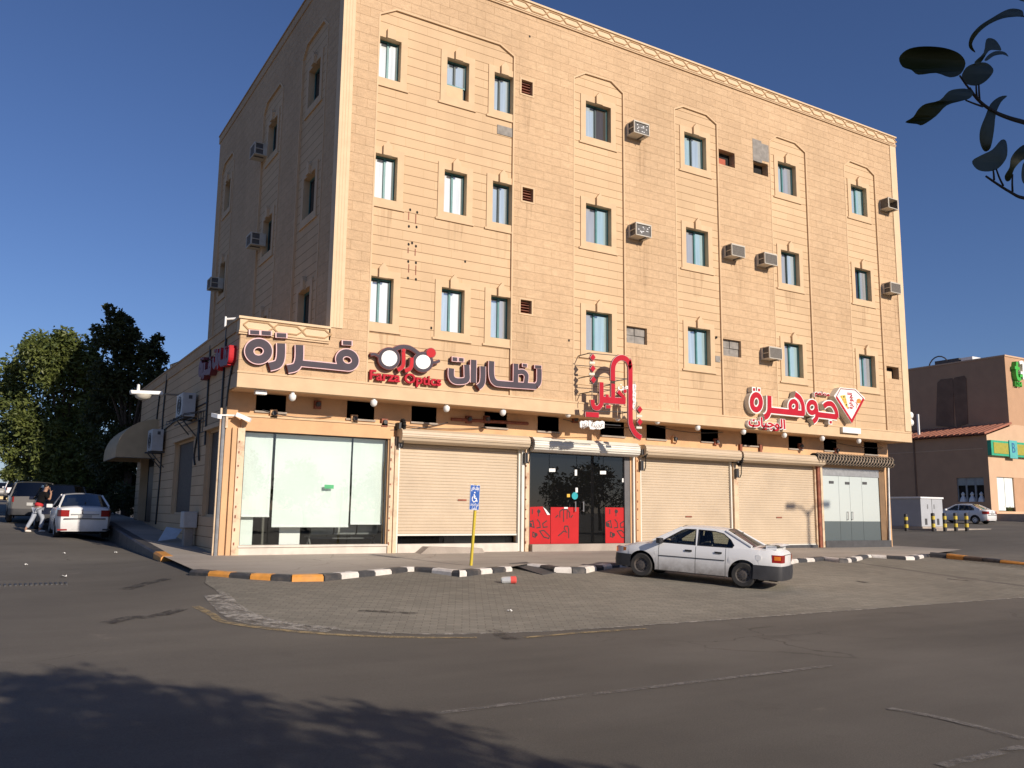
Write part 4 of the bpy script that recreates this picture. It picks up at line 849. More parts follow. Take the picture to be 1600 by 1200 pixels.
# red arch sign on its frame
bk = Sign('arch_sign', mpF(-.62), zt(880, 540, 8., -.62), REDS, PINKL, MAROON, .012, .03, (8, -.6, 5.0), 'red arched Arabic sign with diamonds on a steel frame over the dark glass doors')
bk.n = 1
bk.letter('arch', [('s', [(613,440),(613,300),(622,240),(645,195),(680,165),(722,152),(765,163),(800,193),(822,240),(831,300),(832,880),(842,990),(878,1075),(925,1128),(965,1150)], .165), ('p', [(940,1105),(978,1135),(945,1172),(905,1150)])])
bk.letter('letter', [('s', [(470,460),(470,690),(460,745),(425,782),(385,775),(362,735),(356,678)], .14), ('s', [(470,675),(620,688),(765,696)], .19, False), ('s', [(613,478),(613,680)], .14, False), ('p', [(690,555),(770,650),(770,722),(735,715),(735,665),(662,590)]), ('s', [(540,612),(540,680)], .10, False), ('p', bx(525,745,580,785,2)), ('p', ell(762,572,20,24,8))])
bk.letter('bar', [('p', [(272,830),(433,838),(433,902),(272,890)])])
for (x, y) in ((360,150),(360,290),(366,430),(946,802),(946,955)): bk.letter('diamond', [('p', [(x, y-44), (x+32, y), (x, y+44), (x-32, y)])])
def bar_(m1, a, b, r=.012, Y=-.60): p, q = onY(880+a[0]/8, 540+a[1]/8, Y), onY(880+b[0]/8, 540+b[1]/8, Y); m1.tube([p, q], r, DGREY, 5)
m1 = MB()
for a, b in (((336,85),(336,475)),((360,480),(360,660)),((305,92),(690,125)),((330,378),(800,415)),((330,475),(620,485)),((330,570),(450,590)),((920,700),(920,1030)),((505,985),(720,1000)),((640,445),(800,415)),((240,815),(800,830))): bar_(m1, a, b)
for x, y in ((336,92),(800,415),(336,378),(620,485),(832,830),(360,575)): p = onY(880+x/8, 540+y/8, -.58); m1.tube([p, V((p.x, .02, p.z))], .016, DGREY, 5)
m1.build('frame', bk.o)
m1 = MB()
for x, y in ((360,215),(356,355),(948,880),(945,1025)): m1.prism([zt(880,540,8.,-.62)(*q) for q in bx(x-34, y-14, x+34, y+12, 2)], mpF(-.64), 0, .03, CREAM)
m1.each('small_plate', bk.o)
cl = [(200,960),(215,940),(245,948),(270,935),(300,945),(325,935),(345,955),(375,965),(410,942),(450,950),(480,940),(508,955),(505,1030),(470,1040),(440,1050),(400,1040),(370,1050),(330,1045),(315,1010),(280,1020),(240,1018),(205,1025)]
m1 = MB(); T = zt(880,540,8.,-.62); m1.prism([T(*q) for q in cl], mpF(-.66), 0, .05, LENSW, CREAM, back=True); cp = m1.build('cloud_plate', bk.o)
GRT = pm('grey_lettering', (.30,.28,.26), .6); u, v = T(352, 993); text('lettering', shape_ar('عجينة تنور'), .27, mpF(-.66), u, v, GRT, cp, .008, T(495,990)[0]-T(215,990)[0], bold=.015)
m1 = MB(); wv = [(866,480),(885,485),(900,478),(910,500),(904,560),(910,600),(902,660),(908,700),(900,760),(905,795),(880,800),(864,770),(872,700),(862,640),(870,580),(862,520)]
m1.prism([T(*q) for q in wv], mpF(-.63), 0, .04, LENSW, CREAM, back=True); cp = m1.build('cloud_plate', bk.o); u, v = T(886, 640); text('lettering', shape_ar('عجينة تنور'), .13, mpF(-.63), u, v, GRT, cp, .006, 1.0, rotv=True)
u, v = T(745, 525); text('small_lettering', shape_ar('من'), .2, mpF(-.62), u, v, LENSW, bk.o, .03, .42, bold=.03)
# red letters with white sides and the diamond logo at the right end
JT = zt(1160, 590, 8., -.22)
jw = Sign('letter_sign', mpF(-.02), JT, REDS, LENSW, CREAM, .04, .20, (16.5, -.2, 5.9), 'bright red Arabic letters with thick white sides beside the diamond logo')
jw.letter('letter', [('c', ell(172,308,57,92,20), .20), ('p', bx(130,130,156,164,3)), ('p', bx(194,136,218,170,3))])
jw.letter('letter', [('s', [(335,228),(335,380),(325,440),(300,480),(272,495)], .21)])
jw.letter('letter', [('s', [(352,408),(560,430),(765,450)], .2, False), ('c', ell(636,358,44,62,16), .17), ('s', [(655,208),(712,255),(748,330),(756,400),(756,462)], .19)])
jw.letter('letter', [('c', ell(868,372,50,66,16), .18), ('s', [(922,390),(928,460),(918,515),(880,552)], .18), ('s', [(935,462),(1180,492)], .2, False), ('s', [(1012,362),(1055,328),(1110,330),(1150,380),(1172,440),(1178,500)], .19), ('p', bx(1086,540,1112,572,3))])
u, v = JT(322, 580); text('small_lettering', shape_ar('الوجبات'), .46, mpF(-.02), u, v, REDS, jw.o, .16, JT(545,575)[0]-JT(85,575)[0], bold=.03)
text('small_lettering', shape_ar('الوجبات'), .50, mpF(-.02), u, v-.01, LENSW, jw.o, .15, JT(552,575)[0]-JT(78,575)[0], bold=.075)
u, v = JT(1020, 208); text('small_lettering', shape_ar('مطعم'), .25, mpF(-.02), u, v, REDS, jw.o, .12, JT(1115,208)[0]-JT(930,208)[0], bold=.02)
text('small_lettering', shape_ar('مطعم'), .27, mpF(-.02), u, v, LENSW, jw.o, .11, JT(1120,208)[0]-JT(925,208)[0], bold=.07)
DT = zt(1160, 590, 8., -.3); do_ = thing('diamond_sign', (20, -.2, 5.9), 'white diamond shaped logo sign with red border at the right end of the facade', 'sign')
dpts = [(1225,122),(1420,140),(1538,255),(1372,572),(1150,228)]; dp_ = [DT(*q) for q in dpts]
m1 = MB(); m1.prism(dp_, mpF(-.28), 0, .28, LENSW, CREAM); m1.build('panel', do_)
m1 = MB(); ii = [DT(*q) for q in ((1178,240),(1372,545),(1520,262))]; m1.ribbon(ii, .10, mpF(-.28), -.008, 0, REDS); m1.ribbon([DT(*q) for q in ((1178,240),(1232,138),(1412,154),(1520,262))], .03, mpF(-.28), -.007, 0, MAROON); m1.each('border', do_, .01)
m1 = MB(); SY = pm('sign_yellow', (.62,.47,.09), .5); SO_ = pm('sign_orange', (.62,.26,.04), .5)
m1.prism([DT(*q) for q in ((1225,225),(1290,215),(1310,300),(1330,385),(1300,370))], mpF(-.28), -.005, 0, SY)
for x, y in ((1240,240),(1272,240),(1262,275),(1295,275),(1288,305),(1305,340),(1325,382)): m1.prism([DT(x+9*math.cos(k), y+11*math.sin(k)) for k in [i*.785 for i in range(8)]], mpF(-.28), -.009, 0, INK if (x % 3 == 0) else SO_)
m1.prism([DT(1460+30*math.cos(k), 292+30*math.sin(k)) for k in [i*.524 for i in range(12)]], mpF(-.28), -.006, 0, SO_); m1.ribbon([DT(1420,305),DT(1450,345)], .03, mpF(-.28), -.007, 0, REDS); m1.ribbon([DT(1425,385),DT(1440,310)], .03, mpF(-.28), -.008, 0, SO_)
m1.each('emblem', do_, .03)
u, v = DT(1358, 290); text('lettering', shape_ar('الجوهرة'), .36, mpF(-.28), u, v, REDS, do_, .01, .62, bold=.03, rotv=True)
m1 = MB(); r_ = rpx(1315,668.5,1343,677,-.1); m1.prism(r_, mpF(-.16), 0, .2, LENSW, CREAM); tag(m1.build('light_box'), 'small blank white light box below the diamond logo', 'sign')
m1 = MB(); p = onY(1424, 656, 0)
for z in (0, .3): m1.lathe((p.x+.06, .15, p.z-.1+z), [(0,-.09),(.16,-.09),(.16,.09),(0,.09)], LENSW, 14, 'x')
tag(m1.build('wall_lamp'), 'pair of round white lamps on the right end of the facade', 'lamp')

# ================================================================== AIR CONDITIONERS AND LAMPS
ACC = pm('ac_casing', (.56,.52,.44), .55, .10, 3, dirt=.5, dirtc=(.30,.22,.14)); ACG = pm('ac_grille', (.10,.095,.09), .6, .2, 9); ACL = pm('ac_coil', (.22,.20,.175), .6, .2, 25)
def ac_unit(loc, rz, label, style=0, wd=.66, ht=.44, dp=.42):
    o = thing('window_air_conditioner', loc, label, 'air conditioner', 'air conditioners sticking out of the walls', rz)
    m1 = MB(); h = wd/2      # local: x along the wall, -y outwards
    t = .03
    m1.box(-h, h, -dp, .1, 0, t, ACC); m1.box(-h, h, -dp, .1, ht-t, ht, ACC)
    if style != 2:
        for s in (-1, 1):
            m1.box(min(s*h, s*(h-t)), max(s*h, s*(h-t)), -dp, -dp+.05, t, ht-t, ACC); m1.box(min(s*h, s*(h-.02)), max(s*h, s*(h-.02)), -.12, .1, t, ht-t, ACC); m1.box(min(s*h, s*(h-.02)), max(s*h, s*(h-.02)), -dp+.05, -.12, ht*.45, ht*.45+.03, ACC)
            m1.box(min(s*(h-.03), s*(h-.05)), max(s*(h-.03), s*(h-.05)), -dp+.05, -.12, t, ht-t, ACG)
    else:
        for s in (-1, 1): m1.box(min(s*h, s*(h-.05)), max(s*h, s*(h-.05)), -dp, -dp+.03, t, ht-t, ACC); m1.box(min(s*h, s*(h-.04)), max(s*h, s*(h-.04)), -.05, .1, t, ht-t, ACC); m1.box(min(s*h, s*(h-.015)), max(s*h, s*(h-.015)), -dp+.03, -.05, t, ht-t, ACG)
    m1.build('casing', o, local=True, bevel=.006)
    m2 = MB()
    if style == 2: m2.face([(-h+.05, .05, t), (h-.04, .05, t), (h-.04, .05, ht-t), (-h+.05, .05, ht-t)], ACC)
    else:
        f = .05; m2.box(-h+t, h-t, -dp+.0, -dp+.02, ht-t-.02, ht-t, ACC)
        m2.face([(-h+t, -dp+.035, t), (h-t, -dp+.035, t), (h-t, -dp+.035, ht-t), (-h+t, -dp+.035, ht-t)], ACL if style == 0 else ACG)
        if style == 0:
            for i in range(9): z = t+.02+(ht-2*t-.02)*i/9; m2.box(-h+f, h-f, -dp+.015, -dp+.03, z, z+.016, ACL)
        else:
            for i in range(12): x = random.uniform(-h+.1, h-.1); z = random.uniform(.08, ht-.1); m2.box(x, x+.05, -dp+.025, -dp+.034, z, z+.03, ALU)
    m2.build('grille', o, local=True)
    m3 = MB(); m3.box(h*.3, h*.42, -dp+.05, -.05, -.035, 0, ACG); m3.tube([(h*.4, -dp+.1, -.02), (h*.45, -dp+.02, -.06)], .012, DGREY, 5); m3.build('drain_spout', o, local=True)
    return o
random.seed(11)
for (x, y), lab, st in (((1003,200),'window air conditioner on the top floor right of the fourth front window',1), ((1006,359),'window air conditioner with a broken speckled grille on the middle floor',1), ((1154,391.5),'left one of two air conditioners side by side on the middle floor',0), ((1205,404.5),'right one of two air conditioners side by side on the middle floor',0),
    ((1212.5,551.5),'window air conditioner on the lowest upper floor above the red letters',0), ((1396,318),'empty open air conditioner casing at the top right corner',2), ((1400,449.7),'window air conditioner on the middle floor at the right corner',0)):
    p = onY(x, y, -.42); ac_unit((p.x, 0, p.z-.22), 0, lab, st)
for (x, y), lab in (((394,235),'air conditioner high on the shaded side wall, top floor'), ((388,375),'air conditioner on the shaded side wall, middle floor'), ((326,443),'air conditioner at the far end of the shaded side wall against the sky')):
    p = onX(x, y, X0-.42); ac_unit((X0, p.y, p.z-.22), -math.pi/2, lab, 0)
def bulb(x, y, k, lab):
    p = onY(x, y, .08); o = thing('bulb_lamp', (p.x, .08, p.z), lab, 'lamp', 'white bulb lamps under the overhang')
    m1 = MB(); m1.lathe((0, 0, 0), [(0, .16), (.05, .16), (.055, .05), (.06, .03)], WHITE, 10); m1.tube([(0, 0, .15), (.01, .0, ZB-.012-p.z)], .012, DGREY, 5); m1.build('holder', o, local=True, smooth=True)
    m2 = MB(); r = .095; m2.lathe((0, 0, 0), [(0, -.13), (r*.55, -.115), (r*.9, -.07), (r, -.01), (r*.95, .03), (.06, .045)], LENSW, 14); m2.build('globe', o, local=True, smooth=True)
names = ['first from the corner', 'second from the corner', 'above the left end of the tall shutter', 'above the middle of the tall shutter', 'above the dark doors, left of the cloud plate', 'above the dark doors, right of the cloud plate', 'just right of the red arch foot', 'above the second tan shutter', 'left of the third shutter', 'below the small red lettering', 'left of the diamond logo', 'nearest the right corner of the building']
for i, (x, y) in enumerate([(457,619),(584,628),(697.6,637),(785.7,643),(887.6,646),(965,652),(1027,657),(1090,667),(1161.5,673.5),(1225.3,679),(1284.6,684),(1341.6,688)]): bulb(x, y, i, 'white bulb lamp under the overhang, '+names[i])
m1 = MB(); p, q = onY(555, 652, .96), onY(690, 640, .9)      # slack wires and pipe along the high vents
for a, b, sg_ in (((410,640),(520,650),.25), ((610,672),(700,660),.1), ((600,660),(760,668),.2), ((1020,664),(1130,675),.25), ((1300,690),(1380,700),.15), ((880,655),(1000,668),.2)):
    a, b = onY(*a, .93), onY(*b, .93); m1.tube([lerp(a, b, t/8)-V((0, 0, sg_*4*(t/8)*(1-t/8)*.5)) for t in range(9)], .012, DGREY, 5)
m1.each('wire', bld, .01)
jb = MB()
for x, y in ((427,646),(553,654),(600,660),(732,655),(760,655),(898,655),(1053,686),(1118,690),(1250,697),(1306,704),(496,632)): p = onY(x, y, .96); jb.box(p.x-.09, p.x+.09, .9, 1.0, p.z-.12, p.z+.1, SALMON if x % 2 else RUST); jb.lathe((p.x, .86, p.z), [(0,-.04),(.06,-.04),(.07,.05),(0,.05)], DGREY, 8, 'y')
p, q = onY(705, 655, .95), onY(825, 662, .95); jb.tube([p, q], .05, RUST, 6)
for x in (1157, 1188): p = onY(x, 705, .95); jb.box(p.x-.05, p.x+.05, .9, 1, p.z-.25, p.z+.25, RUST)
jb.each('bracket', bld)
# flood lamp arm, cctv, street lamp head, conduit, condensers, awning on the side wall
cc = thing('security_camera', (onY(352, 650, .9).x, .9, 4.9), 'white security cameras on a bracket at the shop corner post', 'camera')
m1 = MB(); p = onY(355, 650, .85)
m1.tube([(p.x-.35, .85, p.z), (p.x+.3, .85, p.z+.03)], .025, WHITE, 6); m1.obox((p.x+.38, .72, p.z-.02), (.16, -.06, -.07), (.03, .05, 0), (.02, 0, .05), WHITE); m1.obox((p.x-.28, .78, p.z-.02), (.05, -.14, -.03), (.05, .01, 0), (0, .01, .05), WHITE); m1.box(p.x-.03, p.x+.03, .85, 1, p.z-.3, p.z+.05, RUSTY); m1.build('camera_body', cc)
m1 = MB(); p = onY(430/1, 614, .15); p = onY(407, 614, .2); m1.obox((p.x, .2, ZB-.09), (.14, 0, .0), (0, .08, 0), (0, 0, .05), WHITE); m1.build('flood_lamp', cc)
tag(cc)
m1 = MB(); cpo = onY(343, 700, .9); m1.tube([(-3.46, .93, 1.42), (-3.46, .93, 5.0)], .045, STEEL, 8); m1.tube([(-3.52, .98, 1.45), (-3.52, .98, 5.2)], .03, RUSTY, 6); m1.each('conduit', bld, .005)
m1 = MB()
for pts in ([(3.3,7.2),(3.25,5.2),(3.2,4.4)], [(1.4,7.4),(1.45,5.0),(1.35,1.6)], [(.5,6.3),(.9,5.2),(1.0,1.9)], [(10.2,7.3),(10.5,5.8),(10.2,4.2),(10.4,2.1)], [(11.5,6.8),(11.8,5.6),(11.2,4.8)], [(4.2,4.9),(4.6,4.2),(4.4,3.9)]): m1.tube([(XL-.03, y, z) for y, z in smooth2(pts, False, 4)], .028, BLACK, 5)
m1.tube([(XL-.02, 3.2, 5.6), (XL-.04, 6.5, 5.55), (XL-.02, 12, 5.2)], .02, BLACK, 5)
m1.each('cable', bld, .01)
ACW = pm('condenser_casing', (.48,.48,.47), .5, .08, 3, dirt=.4, dirtc=(.28,.23,.17))
def condenser(px0, px1, py0, py1, lab):
    Yn = onX(px1, (py0+py1)/2, XL-.06).y; p, q = onY(px0, py1, Yn), onY(px1, py0, Yn)
    o = thing('outdoor_condenser', (p.x, Yn+.4, p.z-.1), lab, 'air conditioner', 'white condenser units on the side wall')
    m1 = MB(); m1.box(p.x, q.x, Yn, Yn+.95, p.z, q.z, ACW); m1.build('casing', o, bevel=.015)
    m2 = MB(); zc, yc = lerp(p.z, q.z, .5), Yn+.42
    for r in (.1, .18, .26): m2.tube([(p.x-.012, yc+r*math.cos(t*.524), zc+r*math.sin(t*.524)) for t in range(13)], .008, DGREY, 4)
    m2.prism([(lerp(p.x, q.x, .45), lerp(p.z, q.z, .75)), (lerp(p.x, q.x, .72), lerp(p.z, q.z, .75)), (lerp(p.x, q.x, .72), lerp(p.z, q.z, .9)), (lerp(p.x, q.x, .45), lerp(p.z, q.z, .9))], mpF(Yn-.006), 0, .01, DGREY); m2.build('grille', o)
    m3 = MB()
    for y in (Yn+.1, Yn+.8): m3.box(p.x-.08, XL, y, y+.05, p.z-.06, p.z-.005, DGREY); m3.tube([(p.x, y, p.z-.04), (XL, y, p.z-.55)], .02, DGREY, 5)
    m3.each('wall_bracket', o); return Yn, p, q
a1 = condenser(283.5, 307, 614.5, 650, 'white condenser unit on a cage bracket high on the side wall'); condenser(236, 256.5, 671, 704, 'lower white condenser unit beside the rounded awning')
cg = MB(); Yn = a1[0]
for i in range(6): y = Yn-.9+i*.55; cg.tube([(XL-.55, y, a1[1].z-.12), (XL-.55, y, a1[1].z-.02), (XL, y, a1[1].z+.1)], .014, DGREY, 4)
for x in (XL-.55, XL-.3, XL-.05): cg.tube([(x, Yn-.9, a1[1].z-.12), (x, Yn+1.9, a1[1].z-.12)], .016, DGREY, 4)
for z in (.0, .3, .6): cg.tube([(XL-.02, Yn-1.2, a1[1].z-.5+z), (XL-.02, Yn-.2, a1[1].z-.5+z)], .014, DGREY, 4)
for y in (0, .33, .66, 1.): cg.tube([(XL-.02, Yn-1.2+y, a1[1].z-.5), (XL-.02, Yn-1.2+y, a1[1].z+.1)], .012, DGREY, 4)
cg.tube([(XL-.03, Yn-.4, a1[1].z-.1), (XL-.06, Yn-.6, a1[1].z-.6), (XL-.03, Yn-.7, a1[1].z-1.3)], .03, BLACK, 5); cg.build('cage_bracket', bld)
aw = thing('awning', (XL, 13, 4.5), 'rounded beige awning over the side door of the building', 'awning'); m1 = MB(); AWN = pm('awning_canvas', (.46,.35,.21), .8, .08, 3)
prof = [(XL-1.32*math.sin(R(a)), 4.62+1.2*math.cos(R(a))) for a in range(0, 91, 10)]+[(XL-1.32, 4.42)]
m1.grid([[(x, 11.6, z) for x, z in prof], [(x, 15.3, z) for x, z in prof]], AWN); m1.face([(x, 11.6, z) for x, z in prof]+[(XL, 11.6, 4.42)], AWN); m1.face([(x, 15.3, z) for x, z in prof]+[(XL, 15.3, 4.42)], AWN); m1.build('canopy', aw)
m1 = MB(); m1.tube([(XL-1.3, 11.62, 4.42), (XL, 11.62, 4.42)], .02, STEEL, 5); m1.tube([(XL-1.3, 11.62, 4.42), (XL-1.3, 15.3, 4.42)], .02, STEEL, 5); m1.build('frame', aw)
lp_ = thing('street_lamp', (XL, 13.5, 6.6), 'white lamp head on a short arm sticking out from the side wall', 'street lamp')
p = onX(229, 614, XL-1.0); m1 = MB(); m1.tube([(XL, p.y+.3, p.z+.05), (p.x+.5, p.y, p.z)], .03, STEEL, 6); m1.build('arm', lp_)
m1 = MB(); m1.obox((p.x, p.y, p.z), (.48, 0, .02), (.0, .15, 0), (-.02, 0, .06), WHITE); m1.lathe((p.x-.25, p.y, p.z+.06), [(0,.2),(.04,.2),(.05,0)], WHITE, 8); m1.build('lamp_head', lp_, bevel=.03)
m1 = MB(); m1.lathe((p.x-.1, p.y, p.z-.06), [(.26, 0), (.22, -.1), (.1, -.17), (0, -.18)], CREAM, 12); m1.build('lamp_glass', lp_, smooth=True)
p = onX(295.5, 812, -3.6); m1 = MB(); m1.box(-3.78, -3.42, p.y-.2, p.y+.3, p.z-.22, p.z+.22, ACW); m1.box(-3.72, -3.48, p.y-.1, p.y+.2, sw(-3.6, p.y)-.02, p.z-.22, CONC); tag(m1.build('meter_box', bevel=.02), 'white meter box on a block by the side wall', 'box')
m1 = MB(); q0 = onX(268, 826, -3.85).y; z = sw(-3.9, q0)
pts = [(-4.2, q0-.1, z+.03), (-3.75, q0-.15, z+.10), (-3.55, q0, z+.36), (-3.95, q0+.2, z+.42)]; m1.grid([[pts[0], pts[1]], [pts[3], pts[2]]], pm('light_blue_sheet', (.42,.50,.58), .6)); m1.face([(x, y+.04, z_) for x, y, z_ in pts], ALU); tag(m1.build('sheet'), 'light blue crumpled sheet leaning at the foot of the side wall', 'sheet')
# antenna brackets on the low roof
m1 = MB(); m1.tube([(XL+.1, 2.2, ZL), (XL+.1, 2.2, ZL+.42)], .03, WHITE, 6); m1.tube([(XL+.1, 2.2, ZL+.35), (XL+.35, 2.1, ZL+.38)], .03, WHITE, 6); m1.build('roof_spigot', bld)
m1 = MB(); m1.tube([(XL+.05, 9.6, ZL-.3), (XL-.02, 9.6, ZL+.1), (XL+.3, 9.5, ZL+.25), (XL+.8, 9.4, ZL+.1)], .05, BLACK, 6); m1.build('roof_hose', bld)
for x, y in ((1339,186),(1333,184)): pass
# waiting bench inside the optician's
bn = thing('waiting_bench', (0, 1.9, 1.5), 'row of grey waiting seats behind the optician window', 'bench')
p, q = onY(482, 830, 1.9), onY(588, 830, 1.9); n = 3; w_ = (q.x-p.x)/n
for i in range(3):
    m1 = MB(); a, b = p.x+i*w_+.02, p.x+(i+1)*w_-.02
    m1.grid([[(a, y, z), (b, y, z)] for y, z in ((1.75, 2.28), (1.72, 2.22), (1.74, 2.05), (1.8, 1.99), (2.3, 1.95), (2.34, 1.9))], GREYP); m1.build('seat', bn, smooth=True)
m1 = MB(); m1.box(p.x, q.x, 2.0, 2.08, 1.86, 1.92, DGREY)
for x in (p.x+.05, q.x-.05): m1.tube([(x, 1.7, 1.5), (x, 2.0, 1.9), (x, 2.35, 1.5)], .025, STEEL, 6); m1.tube([(x, 2.0, 1.9), (x, 1.72, 2.3)], .022, STEEL, 6)
m1.build('frame', bn)
# parking sign
g0 = gnd(735.5, 884.5); g0 = onZ(735.5, 884.5, 1.41); pt = onY(742.3, 797, g0.y); tp = onY(743.5, 757, g0.y); ps = thing('parking_sign', tuple(g0), 'blue disabled parking sign with a wheelchair on a yellow pole', 'sign')
YPOLE = pm('yellow_pole', (.55,.42,.03), .45, .1, 6, dirt=.3, dirtc=(.3,.2,.05)); BLUE = pm('sign_blue', (.010,.085,.36), .4, .05)
m1 = MB(); m1.tube([tuple(g0-V((0,0,.1))), tuple(pt), (tp.x, tp.y, tp.z)], .036, YPOLE, 10); m1.build('pole', ps, smooth=True)
qs = [onY(x, y, g0.y-.05) for x, y in ((735.3,757.3),(750.3,758.2),(748.4,797.6),(733.2,796.6))]
ux = (qs[1]-qs[0]); uy = (qs[0]-qs[3])
def mpS(u, v, d): return qs[3]+ux*u+uy*v+V((0, d, 0))
m1 = MB(); m1.prism(rect(0,0,1,1), mpS, 0, .02, LENSW, STEEL, back=True); m1.prism(rect(.025,.012,.975,.988), mpS, -.003, 0, BLUE); m1.build('plate', ps)
m1 = MB(); S_ = lambda x, y: ((x-290)/340*1.0, 1-(y-160)/870)
def st_(pts, w_, cl=False): m1.ribbon([(x, y) for x, y in pts], w_, lambda u, v, d: mpS(u, v/2.35, d), -.005-.0005*len(m1.f)/40, -.002, LENSW, closed=cl)
a2 = lambda x, y: (S_(x, y)[0], S_(x, y)[1]*2.35)
st_([a2(430,480),a2(440,560),a2(445,610),a2(510,625),a2(545,740)], .10); st_([a2(440,560),a2(490,548)], .08); st_([a2(400,560),a2(370,620),a2(378,700),a2(430,755),a2(485,730),a2(505,680)], .075)
m1.prism([(a2(450+26*math.cos(k), 425+26*math.sin(k))[0], a2(450+26*math.cos(k), 425+26*math.sin(k))[1]/2.35) for k in [i*.628 for i in range(10)]], mpS, -.006, -.002, LENSW); m1.build('wheelchair_symbol', ps)
L_ = ux.length
mpS2 = lambda u, v, d: qs[3]+ux*(u/L_)+uy*(v/uy.length)+V((0, d, 0))
text('lettering', shape_ar('موقف خاص'), .15, mpS2, L_*.5, uy.length*.87, LENSW, ps, .004, L_*.8, bold=.02); text('lettering', shape_ar('لذوي الاحتياجات'), .10, mpS2, L_*.5, uy.length*.2, LENSW, ps, .004, L_*.86, bold=.015); text('lettering', shape_ar('الخاصة'), .10, mpS2, L_*.5, uy.length*.075, LENSW, ps, .004, L_*.5, bold=.015)
# ================================================================== VEHICLES
def paint(name, c, rough=.28, dirt=.0):
    m = bpy.data.materials.new(name); t, N, L, B = nodes(m); B.inputs['Roughness'].default_value = rough; B.inputs['Coat Weight'].default_value = .35; B.inputs['Coat Roughness'].default_value = .12
    g = N.new('ShaderNodeTexCoord'); sp = N.new('ShaderNodeSeparateXYZ'); L.new(g.outputs['Object'], sp.inputs[0])
    nz = N.new('ShaderNodeTexNoise'); nz.inputs['Scale'].default_value = 3.5; nz.inputs['Detail'].default_value = 8; nz.inputs['Roughness'].default_value = .7; L.new(g.outputs['Object'], nz.inputs['Vector'])
    mr = N.new('ShaderNodeMapRange'); mr.inputs[1].default_value = .68; mr.inputs[2].default_value = .24; mr.inputs[3].default_value = 0; mr.inputs[4].default_value = 1; L.new(sp.outputs[2], mr.inputs[0])
    mu = N.new('ShaderNodeMath'); mu.operation = 'MULTIPLY'; L.new(mr.outputs[0], mu.inputs[0]); L.new(nz.outputs['Fac'], mu.inputs[1])
    m2 = N.new('ShaderNodeMath'); m2.operation = 'MULTIPLY'; m2.use_clamp = True; L.new(mu.outputs[0], m2.inputs[0]); m2.inputs[1].default_value = dirt
    mx = N.new('ShaderNodeMix'); mx.data_type = 'RGBA'; L.new(m2.outputs[0], mx.inputs[0]); mx.inputs[6].default_value = (*c, 1); mx.inputs[7].default_value = (.14, .115, .09, 1); L.new(mx.outputs[2], B.inputs['Base Color'])
    MATS[name] = m; return m
CARG = glassmat('car_glass', (.50,.55,.54), .07); TAIL = pm('tail_light', (.26,.012,.010), .25); AMB = pm('amber_lens', (.60,.17,.02), .25); HEADL = pm('headlight_glass', (.55,.57,.58), .1); CHROME = pm('chrome', (.6,.6,.6), .15, metal=1.); RIMD = pm('rusty_rim', (.075,.066,.06), .6, .3, 12, dirt=.5, dirtc=(.16,.115,.09)); TYRE = pm('tyre', (.028,.027,.026), .9, .2, 6, dirt=.5, dirtc=(.09,.075,.06)); SEATM = pm('seat_fabric', (.05,.048,.045), .9); PLATEW = pm('number_plate', (.45,.45,.43), .5)
